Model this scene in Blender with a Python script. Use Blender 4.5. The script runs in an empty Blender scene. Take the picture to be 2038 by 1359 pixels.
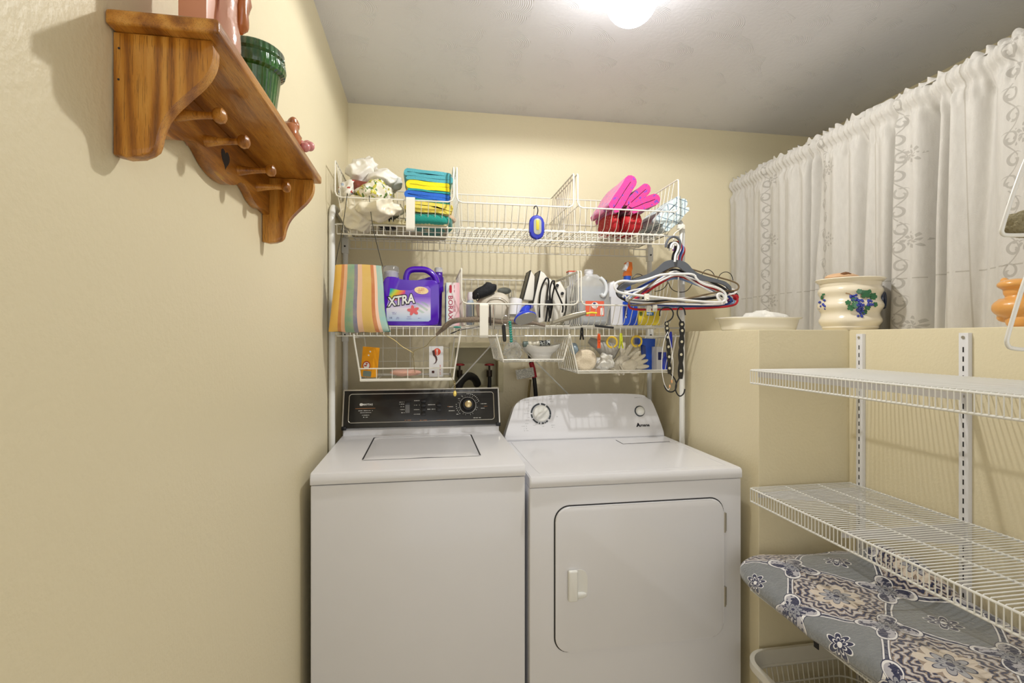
import bpy, bmesh, math, random
from mathutils import Vector, Matrix, noise as mnoise
random.seed(7)
PI = math.pi
SC = bpy.context.scene
COL = SC.collection

# ---------------------------------------------------------------- camera, world, light, exposure
ZC = 1.32                       # eye height
FPX = 1009.0                    # focal length in pixels of the 2038 px wide frame
TH = math.atan(169 / 1009.0)    # the camera looks a little to the right of the room's depth
CS, SN = math.cos(TH), math.sin(TH)
cam = bpy.data.cameras.new('camera'); camo = bpy.data.objects.new('camera', cam); COL.objects.link(camo)
camo.location = (0, 0, ZC); camo.rotation_euler = (PI / 2, 0, -TH)
cam.sensor_width = 36; cam.lens = FPX / 2038 * 36; cam.shift_y = -6.5 / 2038
cam.clip_start = 0.02
SC.camera = camo
SC.view_settings.view_transform = 'Standard'; SC.view_settings.look = 'None'
SC.view_settings.gamma = 1; SC.view_settings.exposure = 0.42
SC.view_settings.use_curve_mapping = False
w = bpy.data.worlds.new('world'); SC.world = w; w.use_nodes = True
w.node_tree.nodes['Background'].inputs[0].default_value = (1.0, 0.985, 0.96, 1)
w.node_tree.nodes['Background'].inputs[1].default_value = 0.68
LAMP_STRENGTH = 7.0
# soft fill added behind the camera
la = bpy.data.lights.new('fill_light', 'AREA'); la.energy = 5.5; la.shape = 'RECTANGLE'; la.size = 1.6; la.size_y = 1.6
lo = bpy.data.objects.new('fill_light', la); COL.objects.link(lo)
lo.location = (0.55, -1.6, 1.55); lo.rotation_euler = (math.radians(88), 0, 0)

# ---------------------------------------------------------------- helpers
def ray(px):
    u = (px - 1019) / FPX
    return SN + u * CS, CS - u * SN
def at(px, py, Y=None, X=None, Z=None):
    """point of the room seen at a pixel of the photograph, on a known plane"""
    rx, ry = ray(px); v = (673.0 - py) / FPX
    t = Y / ry if Y is not None else (X / rx if X is not None else (Z - ZC) / v)
    return Vector((t * rx, t * ry, ZC + t * v))
def xs(px, Y): return at(px, 673, Y=Y).x

def lin(c):
    if isinstance(c, str):
        c = [int(c[i:i + 2], 16) / 255 for i in (0, 2, 4)]
    return tuple((x / 12.92 if x <= .04045 else ((x + .055) / 1.055) ** 2.4) for x in c[:3]) + (1,)

class E:
    """tiny node expression: E op E builds Math nodes"""
    nt = None
    def __init__(s, k): s.s = k
    @staticmethod
    def op(o, *a):
        n = E.nt.nodes.new('ShaderNodeMath'); n.operation = o
        for i, x in enumerate(a):
            if isinstance(x, E): E.nt.links.new(x.s, n.inputs[i])
            else: n.inputs[i].default_value = x
        return E(n.outputs[0])
    def __add__(a, b): return E.op('ADD', a, b)
    __radd__ = __add__
    def __sub__(a, b): return E.op('SUBTRACT', a, b)
    def __rsub__(a, b): return E.op('SUBTRACT', b, a)
    def __mul__(a, b): return E.op('MULTIPLY', a, b)
    __rmul__ = __mul__
    def __truediv__(a, b): return E.op('DIVIDE', a, b)
    def __lt__(a, b): return E.op('LESS_THAN', a, b)
    def __gt__(a, b): return E.op('GREATER_THAN', a, b)
    def abs(a): return E.op('ABSOLUTE', a)
    def sin(a): return E.op('SINE', a)
    def cos(a): return E.op('COSINE', a)
    def sqrt(a): return E.op('SQRT', a)
    def floor(a): return E.op('FLOOR', a)
    def frac(a): return E.op('FRACT', a)
    def max(a, b): return E.op('MAXIMUM', a, b)
    def min(a, b): return E.op('MINIMUM', a, b)
def atan2(a, b): return E.op('ARCTAN2', a, b)

def mix(nt, f, a, b):
    n = nt.nodes.new('ShaderNodeMix'); n.data_type = 'RGBA'
    def put(i, x):
        if isinstance(x, E): nt.links.new(x.s, n.inputs[i])
        elif hasattr(x, 'is_output'): nt.links.new(x, n.inputs[i])
        else: n.inputs[i].default_value = x
    put(0, f); put(6, a); put(7, b)
    return n.outputs[2]

_M = {}
def mat(name, col, rough=.5, metal=0, bump=None, var=0, spec=.5, trans=0, emit=0, coat=0, sub=0, alpha=1, sheen=0, ior=1.45):
    if name in _M: return _M[name]
    m = bpy.data.materials.new(name); m.use_nodes = True; nt = m.node_tree
    b = nt.nodes['Principled BSDF']; c = lin(col)
    b.inputs['Base Color'].default_value = c; b.inputs['Roughness'].default_value = rough
    b.inputs['Metallic'].default_value = metal; b.inputs['Specular IOR Level'].default_value = spec
    b.inputs['Transmission Weight'].default_value = trans; b.inputs['Coat Weight'].default_value = coat
    b.inputs['Coat Roughness'].default_value = .08; b.inputs['IOR'].default_value = ior
    b.inputs['Alpha'].default_value = alpha; b.inputs['Sheen Weight'].default_value = sheen
    if sub: b.inputs['Subsurface Weight'].default_value = sub; b.inputs['Subsurface Radius'].default_value = (.02, .015, .01)
    if emit: b.inputs['Emission Color'].default_value = c; b.inputs['Emission Strength'].default_value = emit
    tc = nt.nodes.new('ShaderNodeTexCoord')
    n = nt.nodes.new('ShaderNodeTexNoise'); nt.links.new(tc.outputs['Object'], n.inputs['Vector'])
    n.inputs['Scale'].default_value = 9; n.inputs['Detail'].default_value = 4
    v = max(var, .015)
    nt.links.new(mix(nt, n.outputs['Fac'], tuple(x * (1 - v) for x in c[:3]) + (1,), tuple(min(1, x * (1 + v)) for x in c[:3]) + (1,)), b.inputs['Base Color'])
    if bump:
        sc, st = bump
        n2 = nt.nodes.new('ShaderNodeTexNoise'); nt.links.new(tc.outputs['Object'], n2.inputs['Vector'])
        n2.inputs['Scale'].default_value = sc; n2.inputs['Detail'].default_value = 5
        bp = nt.nodes.new('ShaderNodeBump'); bp.inputs['Strength'].default_value = st; bp.inputs['Distance'].default_value = .01
        nt.links.new(n2.outputs['Fac'], bp.inputs['Height']); nt.links.new(bp.outputs[0], b.inputs['Normal'])
    _M[name] = m
    return m
def pmat(name, fn, rough=.6, bumpfn=None, bs=.3, coat=0, spec=.5, sheen=0, bd=.01):
    """procedural material: fn(nt, x, y, z, uvx, uvy, tc) returns a colour socket, bumpfn a height"""
    m = bpy.data.materials.new(name); m.use_nodes = True; nt = m.node_tree; E.nt = nt
    b = nt.nodes['Principled BSDF']; b.inputs['Roughness'].default_value = rough
    b.inputs['Coat Weight'].default_value = coat; b.inputs['Specular IOR Level'].default_value = spec
    b.inputs['Sheen Weight'].default_value = sheen
    tc = nt.nodes.new('ShaderNodeTexCoord')
    def sep(k):
        s = nt.nodes.new('ShaderNodeSeparateXYZ'); nt.links.new(tc.outputs[k], s.inputs[0]); return [E(o) for o in s.outputs]
    x, y, z = sep('Object'); u, v, _ = sep('UV')
    c = fn(nt, x, y, z, u, v, tc)
    if isinstance(c, tuple): b.inputs['Base Color'].default_value = c
    else: nt.links.new(c.s if isinstance(c, E) else c, b.inputs['Base Color'])
    if bumpfn:
        h = bumpfn(nt, x, y, z, u, v, tc); bp = nt.nodes.new('ShaderNodeBump')
        bp.inputs['Strength'].default_value = bs; bp.inputs['Distance'].default_value = bd
        nt.links.new(h.s if isinstance(h, E) else h, bp.inputs['Height']); nt.links.new(bp.outputs[0], b.inputs['Normal'])
    _M[name] = m
    return m
def ntex(nt, tc, scale, detail=4, co='Object', sc=(1, 1, 1), rough=.5):
    mp = nt.nodes.new('ShaderNodeMapping'); nt.links.new(tc.outputs[co], mp.inputs['Vector']); mp.inputs['Scale'].default_value = sc
    n = nt.nodes.new('ShaderNodeTexNoise'); nt.links.new(mp.outputs[0], n.inputs['Vector'])
    n.inputs['Scale'].default_value = scale; n.inputs['Detail'].default_value = detail; n.inputs['Roughness'].default_value = rough
    return E(n.outputs['Fac'])
def ramp(nt, f, stops, interp='LINEAR'):
    r = nt.nodes.new('ShaderNodeValToRGB'); r.color_ramp.interpolation = interp
    els = r.color_ramp.elements
    while len(els) < len(stops): els.new(.5)
    for e, (p, c) in zip(els, stops): e.position = p; e.color = lin(c)
    nt.links.new(f.s, r.inputs[0]); return r.outputs[0]

ROOT = {}
def thing(name, label, cat, loc, group=None):
    o = bpy.data.objects.new(name, None); COL.objects.link(o); o.location = loc; o.empty_display_size = .05
    o['label'] = label; o['category'] = cat
    if group: o['group'] = group
    ROOT[o.name] = Vector(loc); return o
def tag(o, label, cat, group=None, kind=None):
    o['label'] = label; o['category'] = cat
    if group: o['group'] = group
    if kind: o['kind'] = kind
    return o

def fr(o, x, y):
    """frame matrix: origin o, x axis, y axis"""
    x = Vector(x).normalized(); z = x.cross(Vector(y)).normalized(); y = z.cross(x)
    m = Matrix((x, y, z)).transposed().to_4x4(); m.translation = Vector(o); return m

def rrect(w, h, r, n=5, cx=0, cy=0):
    r = min(r, w / 2 - 1e-5, h / 2 - 1e-5); p = []
    for sx, sy, a0 in ((1, 1, 0), (-1, 1, 90), (-1, -1, 180), (1, -1, 270)):
        for i in range(n + 1):
            a = math.radians(a0 + 90 * i / n)
            p.append((cx + sx * (w / 2 - r) + r * math.cos(a), cy + sy * (h / 2 - r) + r * math.sin(a)))
    return p
def smooth(pts, it=2, closed=False):
    pts = [Vector(p) for p in pts]
    for _ in range(it):
        q = []; n = len(pts)
        for i in range(n if closed else n - 1):
            a, b = pts[i], pts[(i + 1) % n]; q += [a * .75 + b * .25, a * .25 + b * .75]
        if not closed: q = [pts[0]] + q[1:-1] + [pts[-1]]
        pts = q
    return pts

class MB:
    def __init__(s): s.bm = bmesh.new(); s.uv = s.bm.loops.layers.uv.new('UVMap')
    def box(s, c, d, bev=0, m=None, seg=2):
        r = bmesh.ops.create_cube(s.bm, size=1); v = r['verts']
        mm = (m if m else Matrix()) ; T = Matrix.Translation(Vector(c)) @ mm @ Matrix.Diagonal((*d, 1))
        bmesh.ops.transform(s.bm, matrix=T, verts=v)
        if bev:
            e = list({e for x in v for e in x.link_edges})
            bmesh.ops.bevel(s.bm, geom=e, offset=bev, segments=seg, profile=.6, affect='EDGES')
        return s
    def b2(s, a, b, bev=0, seg=2):
        a, b = Vector(a), Vector(b)
        return s.box((a + b) / 2, [abs(q) for q in (b - a)], bev, seg=seg)
    def tube(s, pts, r, n=6, closed=False, cap=True):
        pts = [Vector(p) for p in pts]; L = len(pts)
        if L < 2: return s
        rad = r if callable(r) else (lambda t: r)
        rings = []; prev = None
        for i, p in enumerate(pts):
            if closed: d = pts[(i + 1) % L] - pts[i - 1]
            else: d = pts[min(i + 1, L - 1)] - pts[max(i - 1, 0)]
            if d.length < 1e-9: d = Vector((0, 0, 1))
            d.normalize()
            if prev is None:
                a = Vector((0, 0, 1)) if abs(d.z) < .9 else Vector((1, 0, 0)); prev = d.cross(a).normalized()
            else:
                prev = prev - d * prev.dot(d)
                if prev.length < 1e-6: prev = d.orthogonal()
                prev.normalize()
            q = d.cross(prev); rr = rad(i / (L - 1))
            rings.append([s.bm.verts.new(p + (prev * math.cos(2 * PI * k / n) + q * math.sin(2 * PI * k / n)) * rr) for k in range(n)])
        for i in range(L if closed else L - 1):
            A, B = rings[i], rings[(i + 1) % L]
            for k in range(n):
                s.bm.faces.new((A[k], A[(k + 1) % n], B[(k + 1) % n], B[k]))
        if not closed and cap:
            s.bm.faces.new(rings[0][::-1]); s.bm.faces.new(rings[-1])
        return s
    def lathe(s, prof, c=(0, 0, 0), n=24, m=None, sx=1, sy=1):
        M = Matrix.Translation(Vector(c)) @ (m if m else Matrix()); rings = []
        for r, z in prof:
            if r < 1e-6: rings.append([s.bm.verts.new(M @ Vector((0, 0, z)))])
            else: rings.append([s.bm.verts.new(M @ Vector((sx * r * math.cos(2 * PI * k / n), sy * r * math.sin(2 * PI * k / n), z))) for k in range(n)])
        for A, B in zip(rings, rings[1:]):
            for k in range(n):
                k2 = (k + 1) % n
                if len(A) == 1 and len(B) == 1: continue
                if len(A) == 1: s.bm.faces.new((A[0], B[k2], B[k]))
                elif len(B) == 1: s.bm.faces.new((A[k], A[k2], B[0]))
                else: s.bm.faces.new((A[k], A[k2], B[k2], B[k]))
        for R, f in ((rings[0], True), (rings[-1], False)):
            if len(R) > 1: s.bm.faces.new(R[::-1] if f else R)
        return s
    def cyl(s, p0, p1, r, r1=None, n=16):
        p0, p1 = Vector(p0), Vector(p1); d = p1 - p0; m = d.to_track_quat('Z', 'Y').to_matrix().to_4x4()
        return s.lathe([(r, 0), (r if r1 is None else r1, d.length)], p0, n, m)
    def prism(s, out, d, m, bev=0, seg=2):
        """2D outline in frame m extruded from 0 to d along its z, optionally bevelled"""
        A = [s.bm.verts.new(m @ Vector((x, y, 0))) for x, y in out]; B = [s.bm.verts.new(m @ Vector((x, y, d))) for x, y in out]
        n = len(out); fs = [s.bm.faces.new(A[::-1]), s.bm.faces.new(B)]
        for k in range(n): s.bm.faces.new((A[k], A[(k + 1) % n], B[(k + 1) % n], B[k]))
        if bev:
            e = [x for f in fs for x in f.edges]
            bmesh.ops.bevel(s.bm, geom=e, offset=bev, segments=seg, profile=.5, affect='EDGES', clamp_overlap=True)
        return s
    def grid(s, fn, nu, nv, wrapu=False, solid=0):
        V = [[s.bm.verts.new(fn(i / nu, j / nv)) for i in range(nu if wrapu else nu + 1)] for j in range(nv + 1)]
        for j in range(nv):
            for i in range(nu):
                i2 = (i + 1) % nu if wrapu else i + 1
                f = s.bm.faces.new((V[j][i], V[j][i2], V[j + 1][i2], V[j + 1][i]))
                for l, (a, b) in zip(f.loops, ((i, j), (i + 1, j), (i + 1, j + 1), (i, j + 1))): l[s.uv].uv = (a / nu, b / nv)
        return s
    def blob(s, c, d, p=2.6, amp=0, fs=20, nu=28, nv=16, m=None, seed=0):
        """superellipsoid with noise: cushions, cloth bundles"""
        c = Vector(c); M = m if m else Matrix()
        def sg(v, e): return math.copysign(abs(v) ** e, v)
        def fn(u, v):
            a = 2 * PI * u; b = -PI / 2 + PI * v; e = 2 / p
            q = Vector((sg(math.cos(b), e) * sg(math.cos(a), e) * d[0] / 2, sg(math.cos(b), e) * sg(math.sin(a), e) * d[1] / 2, sg(math.sin(b), e) * d[2] / 2))
            if amp:
                k = (q + Vector((seed * 3.1, seed, 0))) * fs
                q += q.normalized() * amp * (mnoise.noise(k) + .5 * mnoise.noise(k * 2.3)) if q.length > 1e-6 else Vector()
            return c + (M @ q)
        s.grid(fn, nu, nv, wrapu=True); return s
    def ribbon(s, path, th, y0, y1, m=None, ny=10, amp=.002, fs=30, seed=0):
        """folded cloth: a 2D path with thickness, swept from y0 to y1"""
        P = [Vector((p[0], p[1])) for p in path]; L = len(P); o = []
        for i in range(L):
            d = (P[min(i + 1, L - 1)] - P[max(i - 1, 0)]).normalized(); o.append(Vector((-d.y, d.x)))
        loop = [P[i] + o[i] * th / 2 for i in range(L)] + [P[-1] + (P[-1] - P[-2]).normalized() * th * .45] + [P[i] - o[i] * th / 2 for i in reversed(range(L))] + [P[0] - (P[1] - P[0]).normalized() * th * .45]
        M = m if m else Matrix(); n = len(loop)
        def fn(u, v):
            q = loop[int(round(u * n)) % n]; y = y0 + (y1 - y0) * v
            k = Vector((q.x + seed, y, q.y)) * fs; w_ = amp * mnoise.noise(k)
            return M @ Vector((q.x + w_, y + amp * 1.5 * mnoise.noise(k + Vector((5, 5, 5))), q.y + amp * mnoise.noise(k + Vector((9, 0, 0)))))
        s.grid(fn, n, ny, wrapu=True)
        s.bm.verts.ensure_lookup_table(); N = len(s.bm.verts)
        try:
            s.bm.faces.new([s.bm.verts[N - n * (ny + 1) + k] for k in range(n)][::-1]); s.bm.faces.new([s.bm.verts[N - n + k] for k in range(n)])
        except Exception: pass
        return s
    def build(s, name, m, parent=None, sm=True, angle=40):
        bmesh.ops.recalc_face_normals(s.bm, faces=s.bm.faces)
        me = bpy.data.meshes.new(name); s.bm.to_mesh(me); s.bm.free()
        return _link(name, me, m, parent, sm, angle)
def _link(name, me, m, parent, sm=True, angle=40):
    if parent:
        r = parent
        while r.parent: r = r.parent
        off = ROOT[r.name]
    else:
        xs_ = [v.co for v in me.vertices]
        off = Vector(((min(v.x for v in xs_) + max(v.x for v in xs_)) / 2, (min(v.y for v in xs_) + max(v.y for v in xs_)) / 2, min(v.z for v in xs_)))
    me.transform(Matrix.Translation(-off))
    o = bpy.data.objects.new(name, me); COL.objects.link(o)
    if parent: o.parent = parent
    else: o.location = off; ROOT[o.name] = off.copy()
    me.materials.append(m)
    if sm:
        me.shade_smooth()
        try: me.set_sharp_from_angle(angle=math.radians(angle))
        except Exception: pass
    return o
def struct(mb, name, m, sm=False):
    o = mb.build(name, m, None, sm); o['kind'] = 'structure'; return o
def text(s, size, m, parent, frm, name='lettering', ext=.0003, align='CENTER', bold=0, sx=1, shear=0):
    c = bpy.data.curves.new('t', 'FONT'); c.body = s; c.size = size; c.extrude = ext; c.align_x = align; c.align_y = 'CENTER'; c.offset = bold; c.shear = shear
    c.resolution_u = 3
    o = bpy.data.objects.new('t', c); me = bpy.data.meshes.new_from_object(o)
    bpy.data.objects.remove(o); bpy.data.curves.remove(c)
    me.transform(frm @ Matrix.Diagonal((sx, 1, 1, 1))); me.name = name
    return _link(name, me, m, parent, False)
def textmb(mb, s, size, frm, ext=.0003, bold=0, sx=1, align='CENTER', shear=0):
    c = bpy.data.curves.new('t', 'FONT'); c.body = s; c.size = size; c.extrude = ext; c.align_x = align; c.align_y = 'CENTER'; c.offset = bold; c.resolution_u = 3; c.shear = shear
    o = bpy.data.objects.new('t', c); me = bpy.data.meshes.new_from_object(o)
    bpy.data.objects.remove(o); bpy.data.curves.remove(c)
    me.transform(frm @ Matrix.Diagonal((sx, 1, 1, 1))); mb.bm.from_mesh(me); bpy.data.meshes.remove(me); return mb
def marks(mb, frm, w_, h, n, seed=0):
    """a short row of tiny unreadable marks (print too small to read)"""
    r = random.Random(seed); x = -w_ / 2
    st = w_ / n
    for i in range(n):
        if r.random() < .12: continue
        a = x + i * st; ww = st * r.uniform(.45, .75); hh = h * r.uniform(.6, 1)
        mb.prism([(a, -hh / 2), (a + ww, -hh / 2), (a + ww, hh / 2), (a, hh / 2)], .0003, frm)
    return mb
XZ = lambda x, y, z: fr((x, y, z), (1, 0, 0), (0, 0, 1))     # frame facing the camera side (-Y): local x right, y up, z towards -Y
# ---------------------------------------------------------------- the room
D = 2.5; XL = -.3695; ZCEIL = ZC + 1.116; ZL = ZC + .0285; XLED = 1.433; XB = 1.09; YB = 1.53; XR = 2.12; YF = -1.3
def wallcol(nt, x, y, z, u, v, tc):
    return mix(nt, ntex(nt, tc, 1.3, 3), lin('E0D5B4'), lin('E7DDBF'))
M_wall = pmat('wall_paint', wallcol, .42, lambda nt, x, y, z, u, v, tc: ntex(nt, tc, 110, 3) + ntex(nt, tc, 8, 3) * .8, .10, spec=.35)
def ceilbump(nt, x, y, z, u, v, tc):
    mp = nt.nodes.new('ShaderNodeMapping'); nt.links.new(tc.outputs['Object'], mp.inputs['Vector']); mp.inputs['Scale'].default_value = (1, 1.25, 1)
    vo = nt.nodes.new('ShaderNodeTexVoronoi'); nt.links.new(mp.outputs[0], vo.inputs['Vector']); vo.inputs['Scale'].default_value = 7.5; vo.voronoi_dimensions = '2D'
    vm = nt.nodes.new('ShaderNodeVectorMath'); vm.operation = 'SUBTRACT'; nt.links.new(mp.outputs[0], vm.inputs[0]); nt.links.new(vo.outputs['Position'], vm.inputs[1])
    sx_ = nt.nodes.new('ShaderNodeSeparateXYZ'); nt.links.new(vm.outputs[0], sx_.inputs[0]); lx, ly = E(sx_.outputs[0]), E(sx_.outputs[1])
    side = ((lx * .9 - ly * .5) * 9 + .15).max(0).min(1)
    d = E(vo.outputs['Distance']); n = ntex(nt, tc, 14, 3); g = ntex(nt, tc, 5, 2)
    return (d * 115 + n * 3).sin() * ((g - .36).max(0) * 6).min(1) * side + ntex(nt, tc, 70, 3) * 1.2
M_ceil = pmat('ceiling_swirl_plaster', lambda nt, x, y, z, u, v, tc: mix(nt, ntex(nt, tc, 3, 3), lin('DEDEE5'), lin('E5E5EC')), .6, ceilbump, 1.0, bd=.0006)
M_floor = pmat('floor_vinyl', lambda nt, x, y, z, u, v, tc: mix(nt, ntex(nt, tc, 20, 4), lin('C8BCA4'), lin('D8CDB6')), .5)
struct(MB().b2((XL - .1, YF, -.1), (XR + .1, D + .1, 0)), 'floor', M_floor)
struct(MB().b2((XL - .1, YF, ZCEIL), (XR + .1, D + .1, ZCEIL + .1)), 'ceiling', M_ceil)
struct(MB().b2((XL - .1, YF, 0), (XL, D + .1, ZCEIL)), 'wall_left', M_wall)
hx0, hx1, hz0, hz1 = xs(904, D), xs(992, D), at(950, 771, Y=D).z, at(950, 691, Y=D).z     # opening for the laundry outlet box
mb = MB(); mb.b2((XL, D, 0), (XR + .1, D + .1, hz0)); mb.b2((XL, D, hz1), (XR + .1, D + .1, ZCEIL)); mb.b2((XL, D, hz0), (hx0, D + .1, hz1)); mb.b2((hx1, D, hz0), (XR + .1, D + .1, hz1)); mb.b2((hx0, D + .08, hz0), (hx1, D + .1, hz1))
struct(mb, 'wall_back', M_wall)
mb = MB(); mb.b2((XB, YB, 0), (XR, D, ZL), .002); mb.b2((XLED, YF, 0), (XR, YB, ZL), .002)
struct(mb, 'wall_right_lower', M_wall)
wy0, wy1, wz0, wz1 = .75, 2.25, ZL + .12, ZC + .8
mb = MB()
mb.b2((XR, YF, 0), (XR + .1, wy0, ZCEIL)); mb.b2((XR, wy1, 0), (XR + .1, D, ZCEIL))
mb.b2((XR, wy0, 0), (XR + .1, wy1, wz0)); mb.b2((XR, wy0, wz1), (XR + .1, wy1, ZCEIL))
struct(mb, 'wall_right', M_wall)
M_white = mat('white_paint', 'E6E6E2', .4)
wn = MB()
for a in (wy0, (wy0 + wy1) / 2 - .02, wy1 - .04): wn.b2((XR + .01, a, wz0), (XR + .06, a + .04, wz1))
for a in (wz0, wz1 - .04): wn.b2((XR + .01, wy0, a), (XR + .06, wy1, a + .04))
win = struct(wn, 'window_1', M_white)
g = MB().b2((XR + .03, wy0, wz0), (XR + .036, wy1, wz1)).build('pane', mat('window_glass', 'E8F0F0', .02, trans=1, ior=1.45), win, False)

# ---------------------------------------------------------------- ceiling lamp
LC = Vector((.596, 1.42, ZC + 1.005))
t = thing('ceiling_lamp', 'glowing round white globe lamp mounted on the swirled ceiling', 'lamp', (LC.x, LC.y, ZCEIL))
mb = MB(); mb.lathe([(0, -.077)] + [(.077 * math.sin(a), -.077 * math.cos(a)) for a in [PI * i / 20 for i in range(1, 20)]] + [(0, .077)], LC, 32)
mg = mat('lamp_globe_glow', 'FFFDF6', .3, emit=LAMP_STRENGTH); 
nt = mg.node_tree; nt.nodes.clear(); ou = nt.nodes.new('ShaderNodeOutputMaterial'); ad = nt.nodes.new('ShaderNodeAddShader')
em = nt.nodes.new('ShaderNodeEmission'); em.inputs[0].default_value = (1, .985, .95, 1); em.inputs[1].default_value = LAMP_STRENGTH; tr = nt.nodes.new('ShaderNodeBsdfTransparent')
nt.links.new(em.outputs[0], ad.inputs[0]); nt.links.new(tr.outputs[0], ad.inputs[1]); nt.links.new(ad.outputs[0], ou.inputs[0])
mb.build('globe', mg, t)
MB().lathe([(.06, ZCEIL - .001 - LC.z), (.06, ZCEIL - .02 - LC.z), (.035, .07), (.0, .07)], LC, 28).build('base', M_white, t)

sp = bpy.data.lights.new('ceiling_lamp_light', 'SPOT'); sp.energy = 24; sp.spot_size = PI; sp.spot_blend = .14; sp.shadow_soft_size = .022
sp.color = (1, .985, .95)
so = bpy.data.objects.new('ceiling_lamp_light', sp); COL.objects.link(so); so.location = LC + Vector((0, 0, .03))
pl = bpy.data.lights.new('ceiling_lamp_glow', 'POINT'); pl.energy = 1.4; pl.shadow_soft_size = .05
po = bpy.data.objects.new('ceiling_lamp_glow', pl); COL.objects.link(po); po.location = LC - Vector((0, 0, .06))

# ---------------------------------------------------------------- curtain on the ledge
XC = 1.62; ZT = ZC + .835
bands = (2.22, 1.86, 1.51, 1.165, .8)
def folds(y, h):
    """wavy offset of the curtain; h 0 bottom .. 1 top"""
    a = .012 * math.sin(y * 41 + 1.5 * math.sin(y * 7)) + .008 * math.sin(y * 97 + 2) * (.4 + .6 * h)
    for yc, wd, dp in ((1.93, .016, .04), (1.89, .012, .03), (1.66, .022, .035), (1.53, .014, .035), (1.40, .024, .05), (1.34, .014, .03), (2.3, .02, .015), (1.24, .02, .02), (.95, .03, .04)):
        a += 1.5 * dp * math.exp(-((y - yc - .03 * (1 - h)) / wd) ** 2)
    return a * (1 if h < .88 else max(.25, 1 - (h - .88) * 12))
def curtcol(nt, x, y, z, u, v, tc):
    base = mix(nt, ntex(nt, tc, 90, 3, sc=(1, 1, .25)), lin('BFBBB4'), lin('D0CDC7'))
    yy = v * 2.0 + .5           # cloth coordinate along the rod
    tot = None
    zz = u * .86
    for i, b in enumerate(bands):
        d = yy - b; h = .066; k = (zz / h).floor(); par = (k * .5).frac() * 4 - 1; zc = ((zz / h).frac() - .5) * h
        a = d + par * .008; r = (a * a + zc * zc).sqrt(); th = atan2(zc, a * par)
        sp = ((th - r * 250).sin() > .5) * (r < .025) * (r > .003)
        # stem that snakes between the scrolls
        stem = ((d - (zz * (PI / h)).sin() * .020).abs() < .0026) * (d.abs() < .04)
        # leaf sprays
        h2 = .31; zl = ((zz / h2 + .23 * i).frac() - .5) * h2; dl = d + .034; r2 = (dl * dl + zl * zl).sqrt(); t2 = atan2(zl, dl)
        leaf = ((t2 * 4).cos().abs() * .036 > r2) * ((r2 * 300 + t2 * 3).sin() > -.5)
        q = sp.max(stem).max(leaf); tot = q if tot is None else tot.max(q)
    tot = tot * (ntex(nt, tc, 25, 2) > .36)
    c = mix(nt, tot * .48, base, lin('857F76'))
    # hem stitch line
    st = ((zz - .185).abs() < .0022) * ((yy * 160).sin() > -.4)
    c = mix(nt, st * .5, c, lin('8F887A'))
    seam = None
    for q in (2.33, 2.07, 1.74, 1.62, 1.34, 1.29, 1.02):
        e = (yy - q - zz * .012).abs() < .0014; seam = e if seam is None else seam.max(e)
    return mix(nt, seam * .45, c, lin('9A9180'))
M_curt = pmat('curtain_linen', curtcol, .85, lambda nt, x, y, z, u, v, tc: ntex(nt, tc, 300, 2), .12, sheen=.2)
t = thing('curtain', 'cream curtain with grey scroll print gathered on a rod above the ledge', 'curtain', (XC, 1.5, ZL))
mb = MB(); H = ZT - ZL
def cf(u, v):
    y = .5 + (2.488 - .5) * v; z = ZL + .003 + (H - .003) * u
    wv = folds(y, u)
    pinch = math.exp(-((u - .925) / .02) ** 2)
    wv = wv * (1 - .5 * pinch) + .004 * math.sin(y * 260) * (u > .85) + pinch * .012
    wv += .003 * mnoise.noise(Vector((y * 12, z * 5, 1)))
    bul = .014 * math.exp(-((u - .97) / .028) ** 2)
    return Vector((XC - bul + wv - .008, y, z))
mb.grid(cf, 60, 620)
mb.build('panel', M_curt, t, angle=80)
mb = MB()
def rf(u, v):      # ruffle above the rod
    y = .5 + (2.488 - .5) * v
    h = .018 + .016 * abs(mnoise.noise(Vector((y * 22, 3, 0)))) + .006 * math.sin(y * 170)
    return Vector((XC - .006 + .012 * math.sin(y * 120 + 3 * math.sin(y * 31)) * u + .01 * u, y, ZT - .004 + h * u))
mb.grid(rf, 4, 700); mb.build('ruffle', M_curt, t, angle=80)
MB().tube([(XC + .03, .4, ZT - .03), (XC + .03, 2.494, ZT - .03)], .007, 10).build('rod', M_white, t)
_cur = []
def MB_():
    m = MB(); _cur[:] = [m]; return m
def put(name, m, parent): _cur[0].build(name, m, parent, False)
# ---------------------------------------------------------------- washer
M_enam = mat('white_enamel', 'E4E4E8', .22, coat=.4, spec=.5)
M_seam = mat('dark_gap', '2A2A2C', .7)
M_black = mat('black_plastic', '141416', .35)
M_chrome = mat('chrome', 'D8D8D8', .18, metal=1)
M_gold = mat('pale_gold_metal', 'C9B68A', .3, metal=1)
M_print = mat('white_print', 'E4E4E0', .5)
M_oprint = mat('orange_print', 'D08A50', .5)
WX0, WX1, WY0, WZ = -.340, .306, 1.57, ZC - .398
t = thing('washing_machine', 'white top-loading washing machine with black control panel, beside the left wall', 'washing machine', ((WX0 + WX1) / 2, 1.9, 0))
cabz = WZ - .038
mb = MB(); mb.b2((WX0, WY0 + .004, .03), (WX1, 2.24, cabz), .006)
mb.build('cabinet', M_enam, t)
mb = MB(); mb.b2((WX0 + .01, WY0 + .012, cabz - .002), (WX1 - .01, 2.23, cabz + .006)); mb.build('seam', M_seam, t, False)
for x in (WX0 + .05, WX1 - .05):
    for y in (WY0 + .06, 2.18): MB().cyl((x, y, 0), (x, y, .031), .02).build('foot', M_black, t)
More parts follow.
